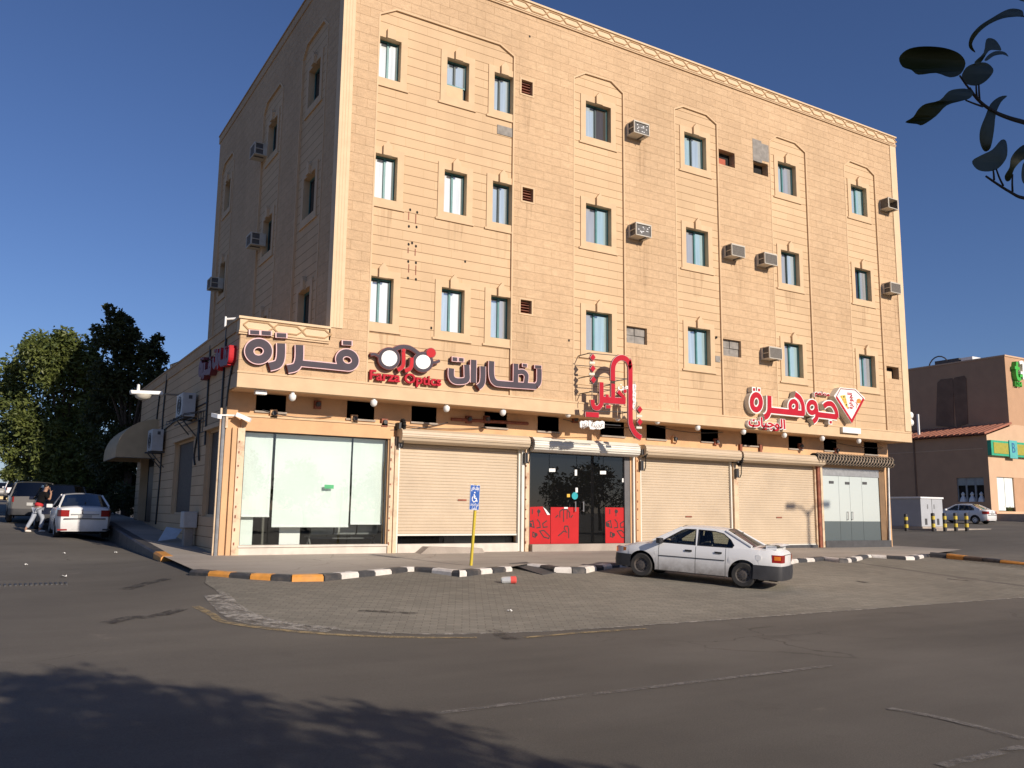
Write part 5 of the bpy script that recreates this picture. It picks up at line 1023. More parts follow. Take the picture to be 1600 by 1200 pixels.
def car(label, P, loc, rz, pitch=0., group=None):
    S = P.get('s', 1.); W, xf, xr, fa, ra, wr = P['W'], P['xf'], P['xr'], P['fa'], P['ra'], P['wr']; PA = P['paint']
    root = thing('parked_car', loc, label, 'car', group, rz); root.rotation_euler = (0, -pitch, rz); root.scale = (S, S, S)
    zs_, zc_ = P['shoulder'], P['center']; sill = .21+P.get('lift', 0); arch = wr+.065; L_ = xf-xr; xm = (xf+xr)/2
    hw = lambda x: W/2*(1-.17*abs((x-xm)/(L_/2))**7)
    def zb(x):
        z = sill if xr+.25 < x < xf-.25 else sill+.05
        for a in (fa, ra):
            if abs(x-a) < arch: z = max(z, wr+math.sqrt(max(0, arch*arch-(x-a)**2)))
        return z
    def srow(x, sd):
        b, t = zb(x), pl(zs_, x); out = []
        for k in range(8):
            v = k/7; z = lerp(b, t, v); f = (z-sill)/(pl(zs_, x)-sill)
            s = 1-.05*(1-f)**3 - .045*f**5 - (.010 if .52 < f < .6 else 0)
            out.append((x, sd*hw(x)*s, z))
        return out
    def stations(a, b):
        n = max(2, int((b-a)/.045)); xs = [lerp(a, b, i/n) for i in range(n+1)]
        for q in (fa-arch, fa+arch, ra-arch, ra+arch):
            if a < q < b: xs += [q-.001, q+.001]
        return sorted(xs)
    d0, d1, d2 = P['doors']; gp_ = .006
    bm_ = MB()
    for sd in (1, -1):
        for a, b in ((xr, d2-gp_), (d0+gp_, xf)): bm_.grid([srow(x, sd) for x in stations(a, b)], PA)
    wb_, rb_ = P['ws'][0], P['rw'][0]
    for a, b in ((xr, rb_+.02), (wb_-.04, xf)):
        rows = []
        for x in stations(a, b):
            t, c = pl(zs_, x), pl(zc_, x); y0 = hw(x)*.955; rows.append([(x, y0*k, t+(c-t)*(1-abs(k)**2.6)) for k in [i/6-1 for i in range(13)]])
        bm_.grid(rows, PA)
    for xe, sg_ in ((xf, 1), (xr, -1)):
        sd_ = srow(xe, 1); t, c = pl(zs_, xe), pl(zc_, xe); rows = []
        for (x, y, z) in sd_: rows.append([(xe+sg_*.05*(1-k*k), y*k, z+((c-t)*(1-abs(k)**2.6) if z > t-.001 else 0)) for k in [i/6-1 for i in range(13)]])
        bm_.grid(rows, PA)
    # greenhouse: side frames, roof
    gh = P['gh']; zbelt, zroof = P['zb'], P['zr']; yb, yr = hw(0)*.945, hw(0)*.945-P['tumble']
    def mp(sd): return lambda u, v, d: V((u, sd*(lerp(yb, yr, (v-zbelt)/(zroof-zbelt))-d), v))
    for sd in (1, -1): bm_.prism(gh, mp(sd), 0, .04, PA, PA, P['wins'])
    rp = P['roof']; rows = []
    for x, z in smooth2(rp, False, 4): rows.append([(x, (yr+(yb-yr)*(zroof-z)/(zroof-zbelt)*1.)*k, z+P.get('crown', .05)*(1-abs(k)**2.2)) for k in [i/5-1 for i in range(11)]])
    bm_.grid(rows, PA)
    ys = lambda z: lerp(yb, yr, (z-zbelt)/(zroof-zbelt))
    for (p, q) in ((P['ws'], rp[0]), (P['rw'], rp[-1])):
        for sd in (1, -1): bm_.tube([(p[0], sd*ys(p[1]), p[1]), (q[0], sd*ys(q[1]), q[1])], .032, PA, 6)
    body = bm_.build('body', root, local=True, smooth=True)
    gl_ = MB()
    for (p, q) in ((P['ws'], rp[0]), (P['rw'], rp[-1])):
        rows = [[(lerp(p[0], q[0], v)+.05*(1-k*k)*(1 if p[0] > 0 else -1), (ys(lerp(p[1], q[1], v))-.01)*k, lerp(p[1], q[1], v)+P.get('crown', .05)*v*(1-k*k)) for k in [i/4-1 for i in range(9)]] for v in (0, .5, 1)]; gl_.grid(rows, P.get('glass', CARG) if p[0] > 0 else P.get('rear_glass', CARG))
    for w_ in P['wins']:
        for sd in (1, -1): f = mp(sd); gl_.face([f(*q, .02) for q in w_], P.get('glass', CARG))
    gl_.build('window_glass', root, local=True, smooth=True)
    tr = MB()
    for w_ in P['wins']:
        for sd in (1, -1): tr.ribbon(w_, .022, mp(sd), -.006, .03, BLACK, closed=True)
    if P.get('moulding', 1): 
        for sd in (1, -1): tr.tube([(x, sd*hw(x)*.992, pl(zs_, x)*.66) for x in (d2+.02, 0, d0-.02)], .011, BLACK if P.get('old') else PA, 5)
    tr.each('trim', root, .01, local=True)
    for sd in (1, -1):
        for a, b in ((d1+gp_, d0-gp_), (d2+gp_, d1-gp_)):
            m1 = MB(); m1.grid([srow(x, sd) for x in stations(a, b)], PA); dr_ = m1.build('door', root, local=True, smooth=True)
            m2 = MB(); x = a+.17; z = pl(zs_, x)-.13; m2.obox((x, sd*(hw(x)*.985+.006), z), (.085, 0, 0), (0, .014, 0), (0, 0, .022), BLACK if P.get('old') else PA); m2.build('handle', dr_, local=True)
    # underbody, cabin
    ub = MB(); ub.box(xr+.12, xf-.12, -W/2+.24, W/2-.24, sill-.02, .56, DARK); ub.box(max(xr+.1, ra+arch+.02), fa-arch-.02, -W/2+.04, W/2-.04, sill-.01, sill+.12, DARK)
    for a in (fa, ra):
        for sd in (1, -1): ub.box(a-arch, a+arch, min(sd*(W/2-.3), sd*(W/2-.25)), max(sd*(W/2-.3), sd*(W/2-.25)), .2, zb(a)+.08, DARK)
        n = 10; rows = [[(a+(arch+.01)*math.cos(t*math.pi/n), y, wr+(arch+.01)*math.sin(t*math.pi/n)) for y in (-W/2+.035, W/2-.035)] for t in range(n+1)]; ub.grid(rows, DARK)
    ub.box(rb_+.1, wb_-.25, -W/2+.08, W/2-.08, .50, .56, DARK); ub.box(wb_-.42, wb_-.05, -W/2+.1, W/2-.1, .5, zbelt-.02, DGREY); ub.box(rb_-.0, rb_+.3, -W/2+.12, W/2-.12, .5, zbelt+.01, DGREY)
    for sd in (1, -1): ub.box(d2+.1, d0-.05, min(sd*(W/2-.10), sd*(W/2-.07)), max(sd*(W/2-.10), sd*(W/2-.07)), .4, zbelt-.03, DGREY)
    ub.build('underbody', root, local=True)
    st_ = MB()
    for x, yy in ((.22, .36), (.22, -.36), (-.62, .36), (-.62, -.36)):
        x += P.get('seatx', 0); st_.obox((x-.22, yy, zbelt-.06), (.06, 0, -.015), (0, .22, 0), (-.07, 0, .30), SEATM); st_.obox((x-.30, yy, zbelt+.30), (.045, 0, 0), (0, .13, 0), (-.01, 0, .09), SEATM)
    st_.each('seat', root, .02, local=True, bevel=.04)
    if P.get('old'):
        sw_ = MB(); c_ = V((.55, .36, zbelt+.03)); sw_.tube([c_+V((-.07*math.sin(a)*0-.05*math.cos(a), .18*math.sin(a), .17*math.cos(a))) for a in [i*.3927 for i in range(17)]], .014, BLACK, 6, False); sw_.build('steering_wheel', root, local=True)
    for sd in (1, -1):
        m1 = MB(); z = zbelt+.07; x = wb_-.22; m1.obox((x, sd*(yb+.10), z), (.055, 0, 0), (.02*sd, .095, 0), (0, 0, .065), P.get('mirror', BLACK)); m1.build('mirror', root, local=True, bevel=.02)
    # wheels
    for a in (fa, ra):
        for sd in (1, -1):
            wh = empty('wheel', (a, sd*(W/2-.115), wr)); wh.parent = root
            m1 = MB(); t_ = .095; ri = wr*.62
            m1.lathe((0,0,0), [(ri,-t_),(wr*.9,-t_-.008),(wr*.975,-t_+.02),(wr,-t_*.5),(wr,t_*.5),(wr*.975,t_-.02),(wr*.9,t_+.008),(ri,t_)], TYRE, 30, 'y'); m1.build('tyre', wh, local=True, smooth=True)
            m2 = MB(); RM = P.get('rim', ALU); o_ = sd*t_
            m2.lathe((0,0,0), [(ri*1.02, o_*.98), (ri*.92, o_*.9), (ri*.86, o_*.6), (ri*.6, o_*.66), (ri*.36, o_*.8), (ri*.2, o_*.82), (0, o_*.84)], RM, 24, 'y')
            nh = P.get('holes', 8)
            for k in range(nh):
                t2 = 2*math.pi*k/nh; c_, s_ = math.cos(t2), math.sin(t2); rr = ri*.68; wdt = ri*(.10 if nh > 6 else .17); hgt = ri*(.08 if nh > 6 else .2)
                m2.face([(rr*c_+wdt*math.cos(q)*-s_+hgt*math.sin(q)*c_, o_*.72+sd*.004, rr*s_+wdt*math.cos(q)*c_+hgt*math.sin(q)*s_) for q in [i*.785 for i in range(8)]], DARK)
            for k in range(5): t2 = 2*math.pi*k/5; m2.lathe((ri*.27*math.cos(t2), 0, ri*.27*math.sin(t2)), [(.014, o_*.8), (.014, o_*.86), (0, o_*.86)], DGREY, 6, 'y')
            m2.build('rim', wh, local=True, smooth=True)
    # wraps round the ends: bumpers, lamps
    def wrap(name, end, xa, z0, z1, off, m, yb_=None, sd=None, th=.05, ratio=1.0):
        sg_ = 1 if end == 'f' else -1; xe = xf if end == 'f' else xr
        def half(sd_):
            pts = []
            n = 8
            for i in range(n+1): x = lerp(xa, xe, i/n); pts.append((x, sd_*(hw(x)*ratio+off)))
            x_, y_ = hw(xe)*ratio, 0
            for k in (.97, .9, .75, .5, .25, 0):
                yy = hw(xe)*ratio*k
                if yb_ is not None and yy < yb_: pts.append((xe+sg_*(.05*(1-(yb_/(hw(xe)*ratio))**2)+off), sd_*yb_)); break
                pts.append((xe+sg_*(.05*(1-k*k)+off), sd_*yy))
            return pts
        m1 = MB()
        for s_ in ((1, -1) if sd is None else (sd,)):
            pp = half(s_); inn = [(x-sg_*th*.6, y-s_*th*.6) for x, y in pp]
            m1.grid([[(x, y, z0) for x, y in inn], [(x, y, z0) for x, y in pp], [(x, y, lerp(z0, z1, .5)) for x, y in [(x+sg_*.012*(off > .015), y+s_*.008*(off > .015)) for x, y in pp]], [(x, y, z1) for x, y in pp], [(x, y, z1) for x, y in inn]], m)
        return m1.build(name, root, local=True, smooth=True)
    P['details'](root, wrap, hw, pl)
    return root
TINTG = glassmat('tinted_car_glass', (.10,.11,.11), .07); REARG = glassmat('grey_rear_glass', (.07,.08,.085), .10, gmax=.3, opaque=.5, oc=(.10,.11,.115))
WP = paint('white_car_paint', (.80,.80,.79), .3, 1.3); WP2 = paint('white_saloon_paint', (.78,.78,.77), .22, .7); NAVY = paint('navy_car_paint', (.012,.016,.035), .2, .5); GREYC = paint('dark_silver_car_paint', (.13,.125,.12), .3, .8); SILV = paint('silver_car_paint', (.32,.31,.29), .3, .8); BPL = pm('dark_plastic', (.03,.03,.033), .6, .2, 5)
def old_details(root, wrap, hw, pl):
    wrap('bumper', 'r', -1.50, .23, .56, .035, BPL, ratio=.97); wrap('bumper', 'f', 1.56, .23, .54, .035, BPL, ratio=.97)
    for sd in (1, -1): wrap('tail_light', 'r', -1.93, .64, .82, .008, TAIL, .42, sd, ratio=.985); wrap('tail_light', 'r', -1.98, .70, .79, .012, AMB, .70, sd, ratio=.985); wrap('headlight', 'f', 1.80, .58, .72, .008, HEADL, .36, sd, ratio=.975); wrap('indicator', 'f', 1.72, .58, .70, .009, AMB, .73, sd, ratio=.972)
    m1 = MB()
    rows = [[(-1.62, y, .995), (-1.78, y, 1.035+.02), (-2.06, y, 1.055+.015*(1-abs(y)/.6)), (-2.10, y, 1.03), (-1.80, y, 1.0)] for y in (-.62, -.6, -.3, 0, .3, .6, .62)]
    m1.grid(rows, WP); m1.box(-2.0, -1.75, -.6, -.55, .93, 1.03, WP); m1.box(-2.0, -1.75, .55, .6, .93, 1.03, WP); m1.build('spoiler', root, local=True, smooth=True)
    m1 = MB(); m1.box(-2.21, -2.19, -.22, .12, .34, .48, PLATEW); m1.build('number_plate', root, local=True)
    m1 = MB()
    m1.lathe((-1.62, hw(-1.62)*.99, .73), [(.075,-.004),(.075,.006),(.07,.008),(0,.008)], WP, 16, 'y'); m1.build('fuel_flap', root, local=True)
    m1 = MB(); m1.tube([(.98, -.3, .955), (.55, -.1, 1.13)], .01, BLACK, 4); m1.tube([(1.0, .3, .945), (.6, .5, 1.10)], .01, BLACK, 4); m1.each('wiper', root, .01, local=True)
    m1 = MB(); m1.grid([[(x, hw(x)*.998+.004, z) for x in (1.0, .9, .82)] for z in (.70, .84)][:1]+[[(x-.22, hw(x)*.99+.003, .86) for x in (1.0, .9, .82)]], GREYP)
OLD = dict(W=1.66, xf=1.99, xr=-2.13, fa=1.29, ra=-1.27, wr=.295, glass=CARG, paint=WP, old=1, shoulder=[(-2.13,.80),(-2.08,.87),(-1.9,.905),(-1.4,.91),(0,.885),(.98,.865),(1.5,.78),(1.85,.69),(1.99,.60)], center=[(-2.13,.82),(-2.08,.92),(-1.95,.965),(-1.42,.985),(.95,.945),(1.0,.935),(1.6,.83),(1.9,.73),(1.99,.62)], doors=(.84,-.10,-.84),
    ws=(1.02,.925), rw=(-1.45,.97), zb=.875, zr=1.315, tumble=.20, gh=[(1.04,.86),(.98,.92),(.32,1.305),(.1,1.335),(-.45,1.335),(-.78,1.305),(-1.2,1.10),(-1.50,.93),(-1.52,.88)], roof=[(.32,1.305),(.1,1.325),(-.25,1.33),(-.55,1.32),(-.80,1.30)], crown=.045,
    wins=[[(.80,.905),(.76,.945),(.32,1.225),(.22,1.265),(-.04,1.275),(-.08,.905)],[(-.14,.905),(-.12,1.275),(-.52,1.268),(-.74,1.225),(-.93,1.09),(-1.02,.97),(-.98,.905)]], rim=RIMD, holes=10, details=old_details, rear_glass=REARG)
rl, fl = gnd(1162, 921), gnd(1003, 900); fl += (CAM-fl).normalized()*.30; rl -= (CAM-rl).normalized()*.14; OLD['s'] = (rl-fl).length/2.56; rl.z = fl.z = 0; dcar = (fl-rl).normalized(); lft = V((-dcar.y, dcar.x, 0)); mid = (rl+fl)/2 - lft*(.83-.1)*OLD['s']
rz = math.atan2(dcar.y, dcar.x); a_, b_ = mid-dcar*1.26*OLD['s'], mid+dcar*1.26*OLD['s']; za, zb2 = gz(a_.x, a_.y)+.005, gz(b_.x, b_.y)+.005
car('old white four door saloon with dark bumpers parked at an angle to the kerb', OLD, (mid.x, mid.y, (za+zb2)/2), rz, math.atan2(zb2-za, 2.52*OLD['s']))
def new_details(root, wrap, hw, pl):
    for sd in (1, -1): wrap('tail_light', 'r', -1.78, .74, .95, .01, TAIL, .47, sd, ratio=.99); wrap('headlight', 'f', 1.6, .66, .82, .008, HEADL, .4, sd, ratio=.985)
    m1 = MB(); m1.box(-2.165, -2.14, -.62, .62, .655, .685, BLACK); m1.box(-2.17, -2.14, -.42, .42, .80, .83, CHROME if 0 else GREYP); m1.build('trunk_trim', root, local=True)
    m1 = MB(); m1.box(-2.172, -2.15, -.2, .2, .70, .79, PLATEW); m1.build('number_plate', root, local=True)
    m1 = MB(); m1.box(-2.13, -2.08, .5, .78, .29, .34, TAIL); m1.box(-2.13, -2.08, -.78, -.55, .29, .34, BLACK); m1.each('reflector', root, local=True)
    m1 = MB(); m1.box(-2.172, -2.15, .07, .1, .83, .98, BLACK); m1.tube([(-1.7, 0, 1.13), (-1.74, -.02, 1.20)], .02, BLACK, 5); m1.build('strap', root, local=True)
SAL = dict(W=1.70, xf=2.1, xr=-2.1, fa=1.3, ra=-1.25, wr=.30, paint=WP2, shoulder=[(-2.1,.88),(-2.04,.98),(-1.8,1.02),(0,.96),(1.0,.90),(1.6,.82),(1.95,.72),(2.1,.6)], center=[(-2.1,.92),(-2.05,1.04),(-1.9,1.075),(-1.5,1.09),(1.0,.98),(1.6,.89),(1.95,.76),(2.1,.62)], doors=(.95,0,-.85),
    ws=(1.12,.97), rw=(-1.62,1.07), zb=.94, zr=1.42, tumble=.22, gh=[(1.16,.92),(.25,1.41),(0,1.44),(-.5,1.445),(-.9,1.41),(-1.66,1.04),(-1.66,.95)], roof=[(.25,1.41),(0,1.435),(-.5,1.44),(-.9,1.41)], crown=.05,
    wins=[[(.85,.97),(.28,1.33),(.06,1.36),(.03,.97)],[(-.04,.97),(-.03,1.365),(-.55,1.36),(-.85,1.32),(-1.15,1.14),(-1.18,1.0)]], rim=ALU, holes=6, details=new_details, mirror=WP2)
def drop(x, y): return (x, y, gz(x, y)+.004)
def slope(x, y): return math.atan2(gz(x, y+1.3)-gz(x, y-1.3), 2.6)
car('white saloon seen from behind, half shaded, parked on the left side street', SAL, drop(-5.62, 12.5), math.pi/2, slope(-5.62, 12.5), 'cars parked along the left street')
def suv_details(root, wrap, hw, pl):
    for sd in (1, -1): wrap('tail_light', 'r', -2.2, .9, 1.12, .01, TAIL, .72, sd, ratio=.985); wrap('headlight', 'f', 2.0, .75, .95, .008, HEADL, .45, sd, ratio=.985)
    wrap('bumper', 'r', -2.0, .36, .62, .03, BPL if 1 else None, ratio=.98)
    m1 = MB(); m1.box(-2.42, -2.38, -.24, .24, .75, .88, PLATEW); m1.build('number_plate', root, local=True)
def suv(p, **k):
    d = dict(W=1.86, xf=2.35, xr=-2.35, fa=1.42, ra=-1.38, wr=.37, lift=.12, paint=p, shoulder=[(-2.35,1.12),(-2.2,1.14),(0,1.10),(1.1,1.05),(1.9,.98),(2.25,.86),(2.35,.7)], center=[(-2.35,1.14),(-2.2,1.16),(1.1,1.13),(1.9,1.05),(2.25,.9),(2.35,.72)], doors=(1.05,.05,-.9),
        ws=(1.2,1.13), rw=(-2.3,1.14), zb=1.10, zr=1.70, tumble=.2, gh=[(1.25,1.08),(.45,1.69),(.2,1.72),(-1.7,1.72),(-2.05,1.69),(-2.34,1.1)], roof=[(.45,1.69),(.2,1.715),(-.8,1.73),(-1.7,1.72),(-2.08,1.69)], crown=.04,
        wins=[[(.95,1.15),(.42,1.6),(.12,1.62),(.09,1.15)],[(0,1.15),(.02,1.62),(-.8,1.63),(-.95,1.15)],[(-1.1,1.15),(-1.0,1.62),(-1.85,1.60),(-2.05,1.15)]], rim=ALU, holes=6, details=suv_details, mirror=p, glass=TINTG, rear_glass=TINTG, moulding=0, seatx=.1); d.update(k); return d
car('dark navy four by four parked ahead of the white saloon under the trees', suv(NAVY, s=.97), drop(-5.95, 17.6), math.pi/2, slope(-6, 18), 'cars parked along the left street')
car('dark grey four by four just left of and beyond the walking person', suv(GREYC), drop(-6.75, 23.2), math.pi/2, slope(-6, 24), 'cars parked along the left street')
car('white four by four seen from behind far up the left street', suv(WP2, s=1.04), drop(-6.25, 74), math.pi/2, slope(-6, 74), 'cars parked along the left street')
car('grey four by four farthest up the left street at the picture edge', suv(SILV, s=1.0), drop(-7.35, 87), math.pi/2, slope(-7, 87), 'cars parked along the left street')
SAL2 = dict(SAL, s=.9); q_ = atD(1506, 811, 59); car('white saloon parked on the right lot beside the shaded building', SAL2, drop(q_.x, q_.y), math.pi/2+R(4), slope(q_.x, q_.y))

# ================================================================== PERSON
SKIN = pm('skin', (.36,.20,.13), .55, .06, 8); SHIRT = pm('black_shirt', (.010,.010,.011), .95, .2, 9, spec=.1); REDC = pm('red_cloth', (.50,.025,.03), .8); JEAN = pm('pale_jeans', (.36,.39,.44), .85, .14, 8); SHOE = pm('white_shoe', (.70,.66,.60), .6); HAIR = pm('black_hair', (.01,.009,.008), .6)
def skin(name, verts, edges, m, parent, sub=2, root_=0):
    me = bpy.data.meshes.new(name); me.from_pydata([v[:3] for v in verts], edges, []); o = bpy.data.objects.new(name, me); col.objects.link(o)
    md = o.modifiers.new('s', 'SKIN'); md.use_smooth_shade = True
    for i, v in enumerate(verts):
        sv = me.skin_vertices[0].data[i]; sv.radius = (v[3], v[4] if len(v) > 4 else v[3]); sv.use_root = (i == root_)
    s2 = o.modifiers.new('d', 'SUBSURF'); s2.levels = sub; s2.render_levels = sub
    dgp = bpy.context.evaluated_depsgraph_get(); m2 = bpy.data.meshes.new_from_object(o.evaluated_get(dgp)); bpy.data.objects.remove(o); m2.materials.clear(); m2.materials.append(m); m2.name = name
    o = bpy.data.objects.new(name, m2); col.objects.link(o); o.parent = parent; return o
px_, py_ = -6.86, 14.0
pe = thing('person', (px_, py_, gz(px_, py_)), 'person in black shirt, red waist layer and pale jeans walking beside the dark car', 'person', None, R(18))
# local: +x = walking direction, y to the left
B_ = [(.02,0,.90,.10,.085),(.06,0,1.05,.09,.08),(.12,0,1.22,.10,.085),(.17,0,1.36,.09,.07),(.20,0,1.44,.055),(.235,0,1.52,.075,.07),(.255,0,1.60,.095,.08),(.25,0,1.68,.075,.07),
      (.16,.19,1.36,.055),(.06,.25,1.12,.042),(.02,.26,.88,.032),(.03,.26,.80,.036,.02),
      (.17,-.19,1.36,.055),(.30,-.22,1.15,.042),(.38,-.10,1.38,.032),(.37,-.08,1.45,.034,.022),
      (-.01,.10,.86,.09),(-.10,.10,.48,.06),(-.30,.10,.12,.042),(-.28,.10,.05,.045),(-.18,.10,.035,.04,.03),
      (.03,-.10,.86,.09),(.18,-.10,.48,.06),(.10,-.10,.10,.042),(.11,-.10,.05,.045),(.23,-.10,.04,.04,.03)]
E_ = [(0,1),(1,2),(2,3),(3,4),(4,5),(5,6),(6,7),(3,8),(8,9),(9,10),(10,11),(3,12),(12,13),(13,14),(14,15),(0,16),(16,17),(17,18),(18,19),(19,20),(0,21),(21,22),(22,23),(23,24),(24,25)]
n = len(B_)
for i, (hx, hy, hz, dx, dz, base) in enumerate(((.03,.26,.80,.0,-1,11),(.37,-.08,.145e1,-.5,.85,15))):      # five fingers on each hand
    for k in range(5):
        l = (.055,.08,.088,.08,.062)[k]; oy = (-.03+k*.014); s0 = len(B_)
        ux_, uz_ = (dx, dz) if k else (dx*.5+.6, dz*.5)
        B_ += [(hx+ux_*.035, hy+oy, hz+uz_*.035, .010), (hx+ux_*(.035+l*.6)+.008, hy+oy*1.2, hz+uz_*(.035+l*.6), .0085), (hx+ux_*(.035+l)+.02, hy+oy*1.25, hz+uz_*(.035+l), .007)]
        E_ += [(base, s0), (s0, s0+1), (s0+1, s0+2)]
bo_ = skin('body', B_, E_, SKIN, pe)
m1 = MB(); m1.tube([(.345, 0, 1.60), (.365, 0, 1.575), (.34, 0, 1.56)], [.012, .018, .012], SKIN, 8)
for sd in (1, -1): m1.lathe((.25, sd*.08, 1.595), [(0,-.02),(.028,-.01),(.03,.005),(0,.012)], SKIN, 8, 'y')
m1.build('face', pe, local=True, smooth=True)
m1 = MB()
for sd in (1, -1): m1.lathe((.335, sd*.032, 1.615), [(0,-.012),(.010,-.006),(.012,0),(.010,.006),(0,.012)], DARK, 8)
m1.box(.338, .346, -.022, .022, 1.535, 1.543, pm('lip', (.25,.09,.07), .5)); m1.build('eyes_and_mouth', pe, local=True)
skin('shirt', [(.055,0,1.0,.16,.135),(.095,0,1.13,.165,.14),(.125,0,1.24,.175,.14),(.165,0,1.36,.15,.12),(.195,0,1.43,.085),(.16,.2,1.36,.085),(.10,.245,1.18,.07),(.17,-.2,1.36,.085),(.25,-.23,1.20,.07)], [(0,1),(1,2),(2,3),(3,4),(3,5),(5,6),(3,7),(7,8)], SHIRT, pe)
skin('waist_cloth', [(.02,0,.90,.17,.15),(.035,0,.97,.178,.155),(.06,0,1.06,.172,.15)], [(0,1),(1,2)], REDC, pe)
skin('trousers', [(.02,0,.86,.14,.12),(0,.09,.80,.10),(-.10,.10,.48,.078),(-.27,.10,.15,.064),(.03,-.09,.80,.10),(.18,-.10,.48,.078),(.11,-.10,.14,.064)], [(0,1),(1,2),(2,3),(0,4),(4,5),(5,6)], JEAN, pe)
for (x, y) in ((-.29, .10), (.10, -.10)): skin('shoe', [(x-.03,y,.06,.06,.05),(x+.08,y,.05,.052,.045),(x+.19,y,.04,.045,.035)], [(0,1),(1,2)], SHOE, pe)
skin('hair', [(.20,0,1.60,.09,.085),(.225,0,1.68,.095,.085),(.27,0,1.715,.075,.05)], [(0,1),(1,2)], HAIR, pe)
# ================================================================== TREES
def leafmat(name, c):
    m = bpy.data.materials.new(name); t, N, L, B = nodes(m); B.inputs['Roughness'].default_value = .5; B.inputs['Specular IOR Level'].default_value = .4
    g = N.new('ShaderNodeNewGeometry'); n = N.new('ShaderNodeTexNoise'); n.inputs['Scale'].default_value = 1.1; n.inputs['Detail'].default_value = 4; L.new(g.outputs['Position'], n.inputs['Vector'])
    n2 = N.new('ShaderNodeMath'); n2.operation = 'ADD'; L.new(n.outputs['Fac'], n2.inputs[0]); r2 = N.new('ShaderNodeMath'); r2.operation = 'MULTIPLY'; L.new(g.outputs['Random Per Island'], r2.inputs[0]); r2.inputs[1].default_value = .55; L.new(r2.outputs[0], n2.inputs[1])
    rp = N.new('ShaderNodeValToRGB'); rp.color_ramp.elements[0].position = .35; rp.color_ramp.elements[0].color = (c[0]*.62, c[1]*.68, c[2]*.7, 1); rp.color_ramp.elements[1].position = 1.; rp.color_ramp.elements[1].color = (c[0]*1.65, c[1]*1.4, c[2]*1.1, 1)
    L.new(n2.outputs[0], rp.inputs[0]); L.new(rp.outputs[0], B.inputs['Base Color'])
    tl_ = N.new('ShaderNodeBsdfTranslucent'); L.new(rp.outputs[0], tl_.inputs[0]); mx = N.new('ShaderNodeMixShader'); mx.inputs[0].default_value = .22; L.new(B.outputs[0], mx.inputs[1]); L.new(tl_.outputs[0], mx.inputs[2]); L.new(mx.outputs[0], N['Material Output'].inputs[0])
    MATS[name] = m; return m
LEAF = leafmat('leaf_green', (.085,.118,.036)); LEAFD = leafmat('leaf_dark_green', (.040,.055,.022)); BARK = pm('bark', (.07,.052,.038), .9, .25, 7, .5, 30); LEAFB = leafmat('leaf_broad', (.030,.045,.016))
def leaves(m1, c, r, n, sz, m, rnd, sq=(1, 1, 1)):
    for _ in range(n):
        d = V((rnd.gauss(0, 1), rnd.gauss(0, 1), rnd.gauss(0, 1))).normalized(); rad = r*(rnd.random()**.42)*(1+.25*rnd.gauss(0, 1)*.5)
        p = V(c)+V((d.x*sq[0], d.y*sq[1], d.z*sq[2]))*rad
        a = (V((rnd.uniform(-1, 1), rnd.uniform(-1, 1), rnd.uniform(-.8, .5)))+d*.6).normalized(); b = a.cross(V((rnd.uniform(-1, 1), rnd.uniform(-1, 1), rnd.uniform(-1, 1)))).normalized(); s = sz*rnd.uniform(.6, 1.35)
        nn = a.cross(b)*s*.12
        m1.face([p-a*s*.5, p+b*s*.24+nn, p+a*s*.5, p-b*s*.24+nn], m)
def tree(name, clumps, base, m, n, sz, label, seed, trunk_r=.16, group=None, per=None):
    rnd = random.Random(seed); o = thing(name, tuple(base), label, 'tree', group)
    m1 = MB(); tot = sum(r*r for c, r in clumps)
    for c, r in clumps:
        k = int(n*r*r/tot); leaves(m1, c, r, int(k*.62), sz, m, rnd)
        for _ in range(5):
            d = V((rnd.gauss(0, 1), rnd.gauss(0, 1), rnd.gauss(0, .8))).normalized(); leaves(m1, V(c)+d*r*rnd.uniform(.7, 1.1), r*rnd.uniform(.25, .42), int(k*.076), sz, m, rnd)
    m1.build('crown', o)
    m2 = MB(); b = V(base); ctr = sum((V(c) for c, r in clumps), V())/len(clumps); top = V((ctr.x, ctr.y, ctr.z)); fork = b+(top-b)*.45
    m2.tube([b-V((0,0,.2)), lerp(b, fork, .5)+V((.05, .03, 0)), fork], [trunk_r*1.25, trunk_r, trunk_r*.85], BARK, 9)
    for c, r in clumps: m2.tube([fork, lerp(fork, V(c), .5)+V((rnd.uniform(-.2, .2), rnd.uniform(-.2, .2), .15)), V(c), V(c)+V((rnd.uniform(-.5,.5), rnd.uniform(-.5,.5), .6))*r], [trunk_r*.5, trunk_r*.3, trunk_r*.16, .012], BARK, 5)
    m2.build('trunk', o, smooth=True); return o
def cl_px(lst, D, seed, spread=1.2):
    rnd = random.Random(seed); return [(atD(x, y, D+rnd.uniform(-spread, spread)), r*D/FPX) for x, y, r in lst]
c_ = cl_px([(75,560,44),(30,590,38),(112,590,46),(100,545,26),(146,600,22),(60,650,46),(128,645,38),(22,676,32),(92,700,42),(135,705,32),(60,546,26),(128,546,24),(42,716,26),(112,738,18),(140,570,22),(28,640,28),(6,700,22),(16,610,20),(60,728,26),(92,742,22),(125,752,16),(70,690,40),(150,690,22),(148,735,20),(146,645,24)], 42, 1, 1.1)
b_ = atD(112, 800, 42); tree('street_tree', c_, (b_.x, b_.y, gz(b_.x, b_.y)), LEAF, 36000, .23, 'sunlit broad green tree at the left edge over the parked cars', 2, .2)
c_ = cl_px([(182,500,17),(176,530,26),(205,548,28),(237,548,17),(240,585,22),(200,590,40),(178,630,40),(228,640,32),(200,690,42),(172,715,34),(222,690,28),(170,484,9),(246,530,10),(165,590,26),(255,560,10),(258,590,9),(198,505,12),(208,520,12),(188,740,30)], 39, 4, .9)
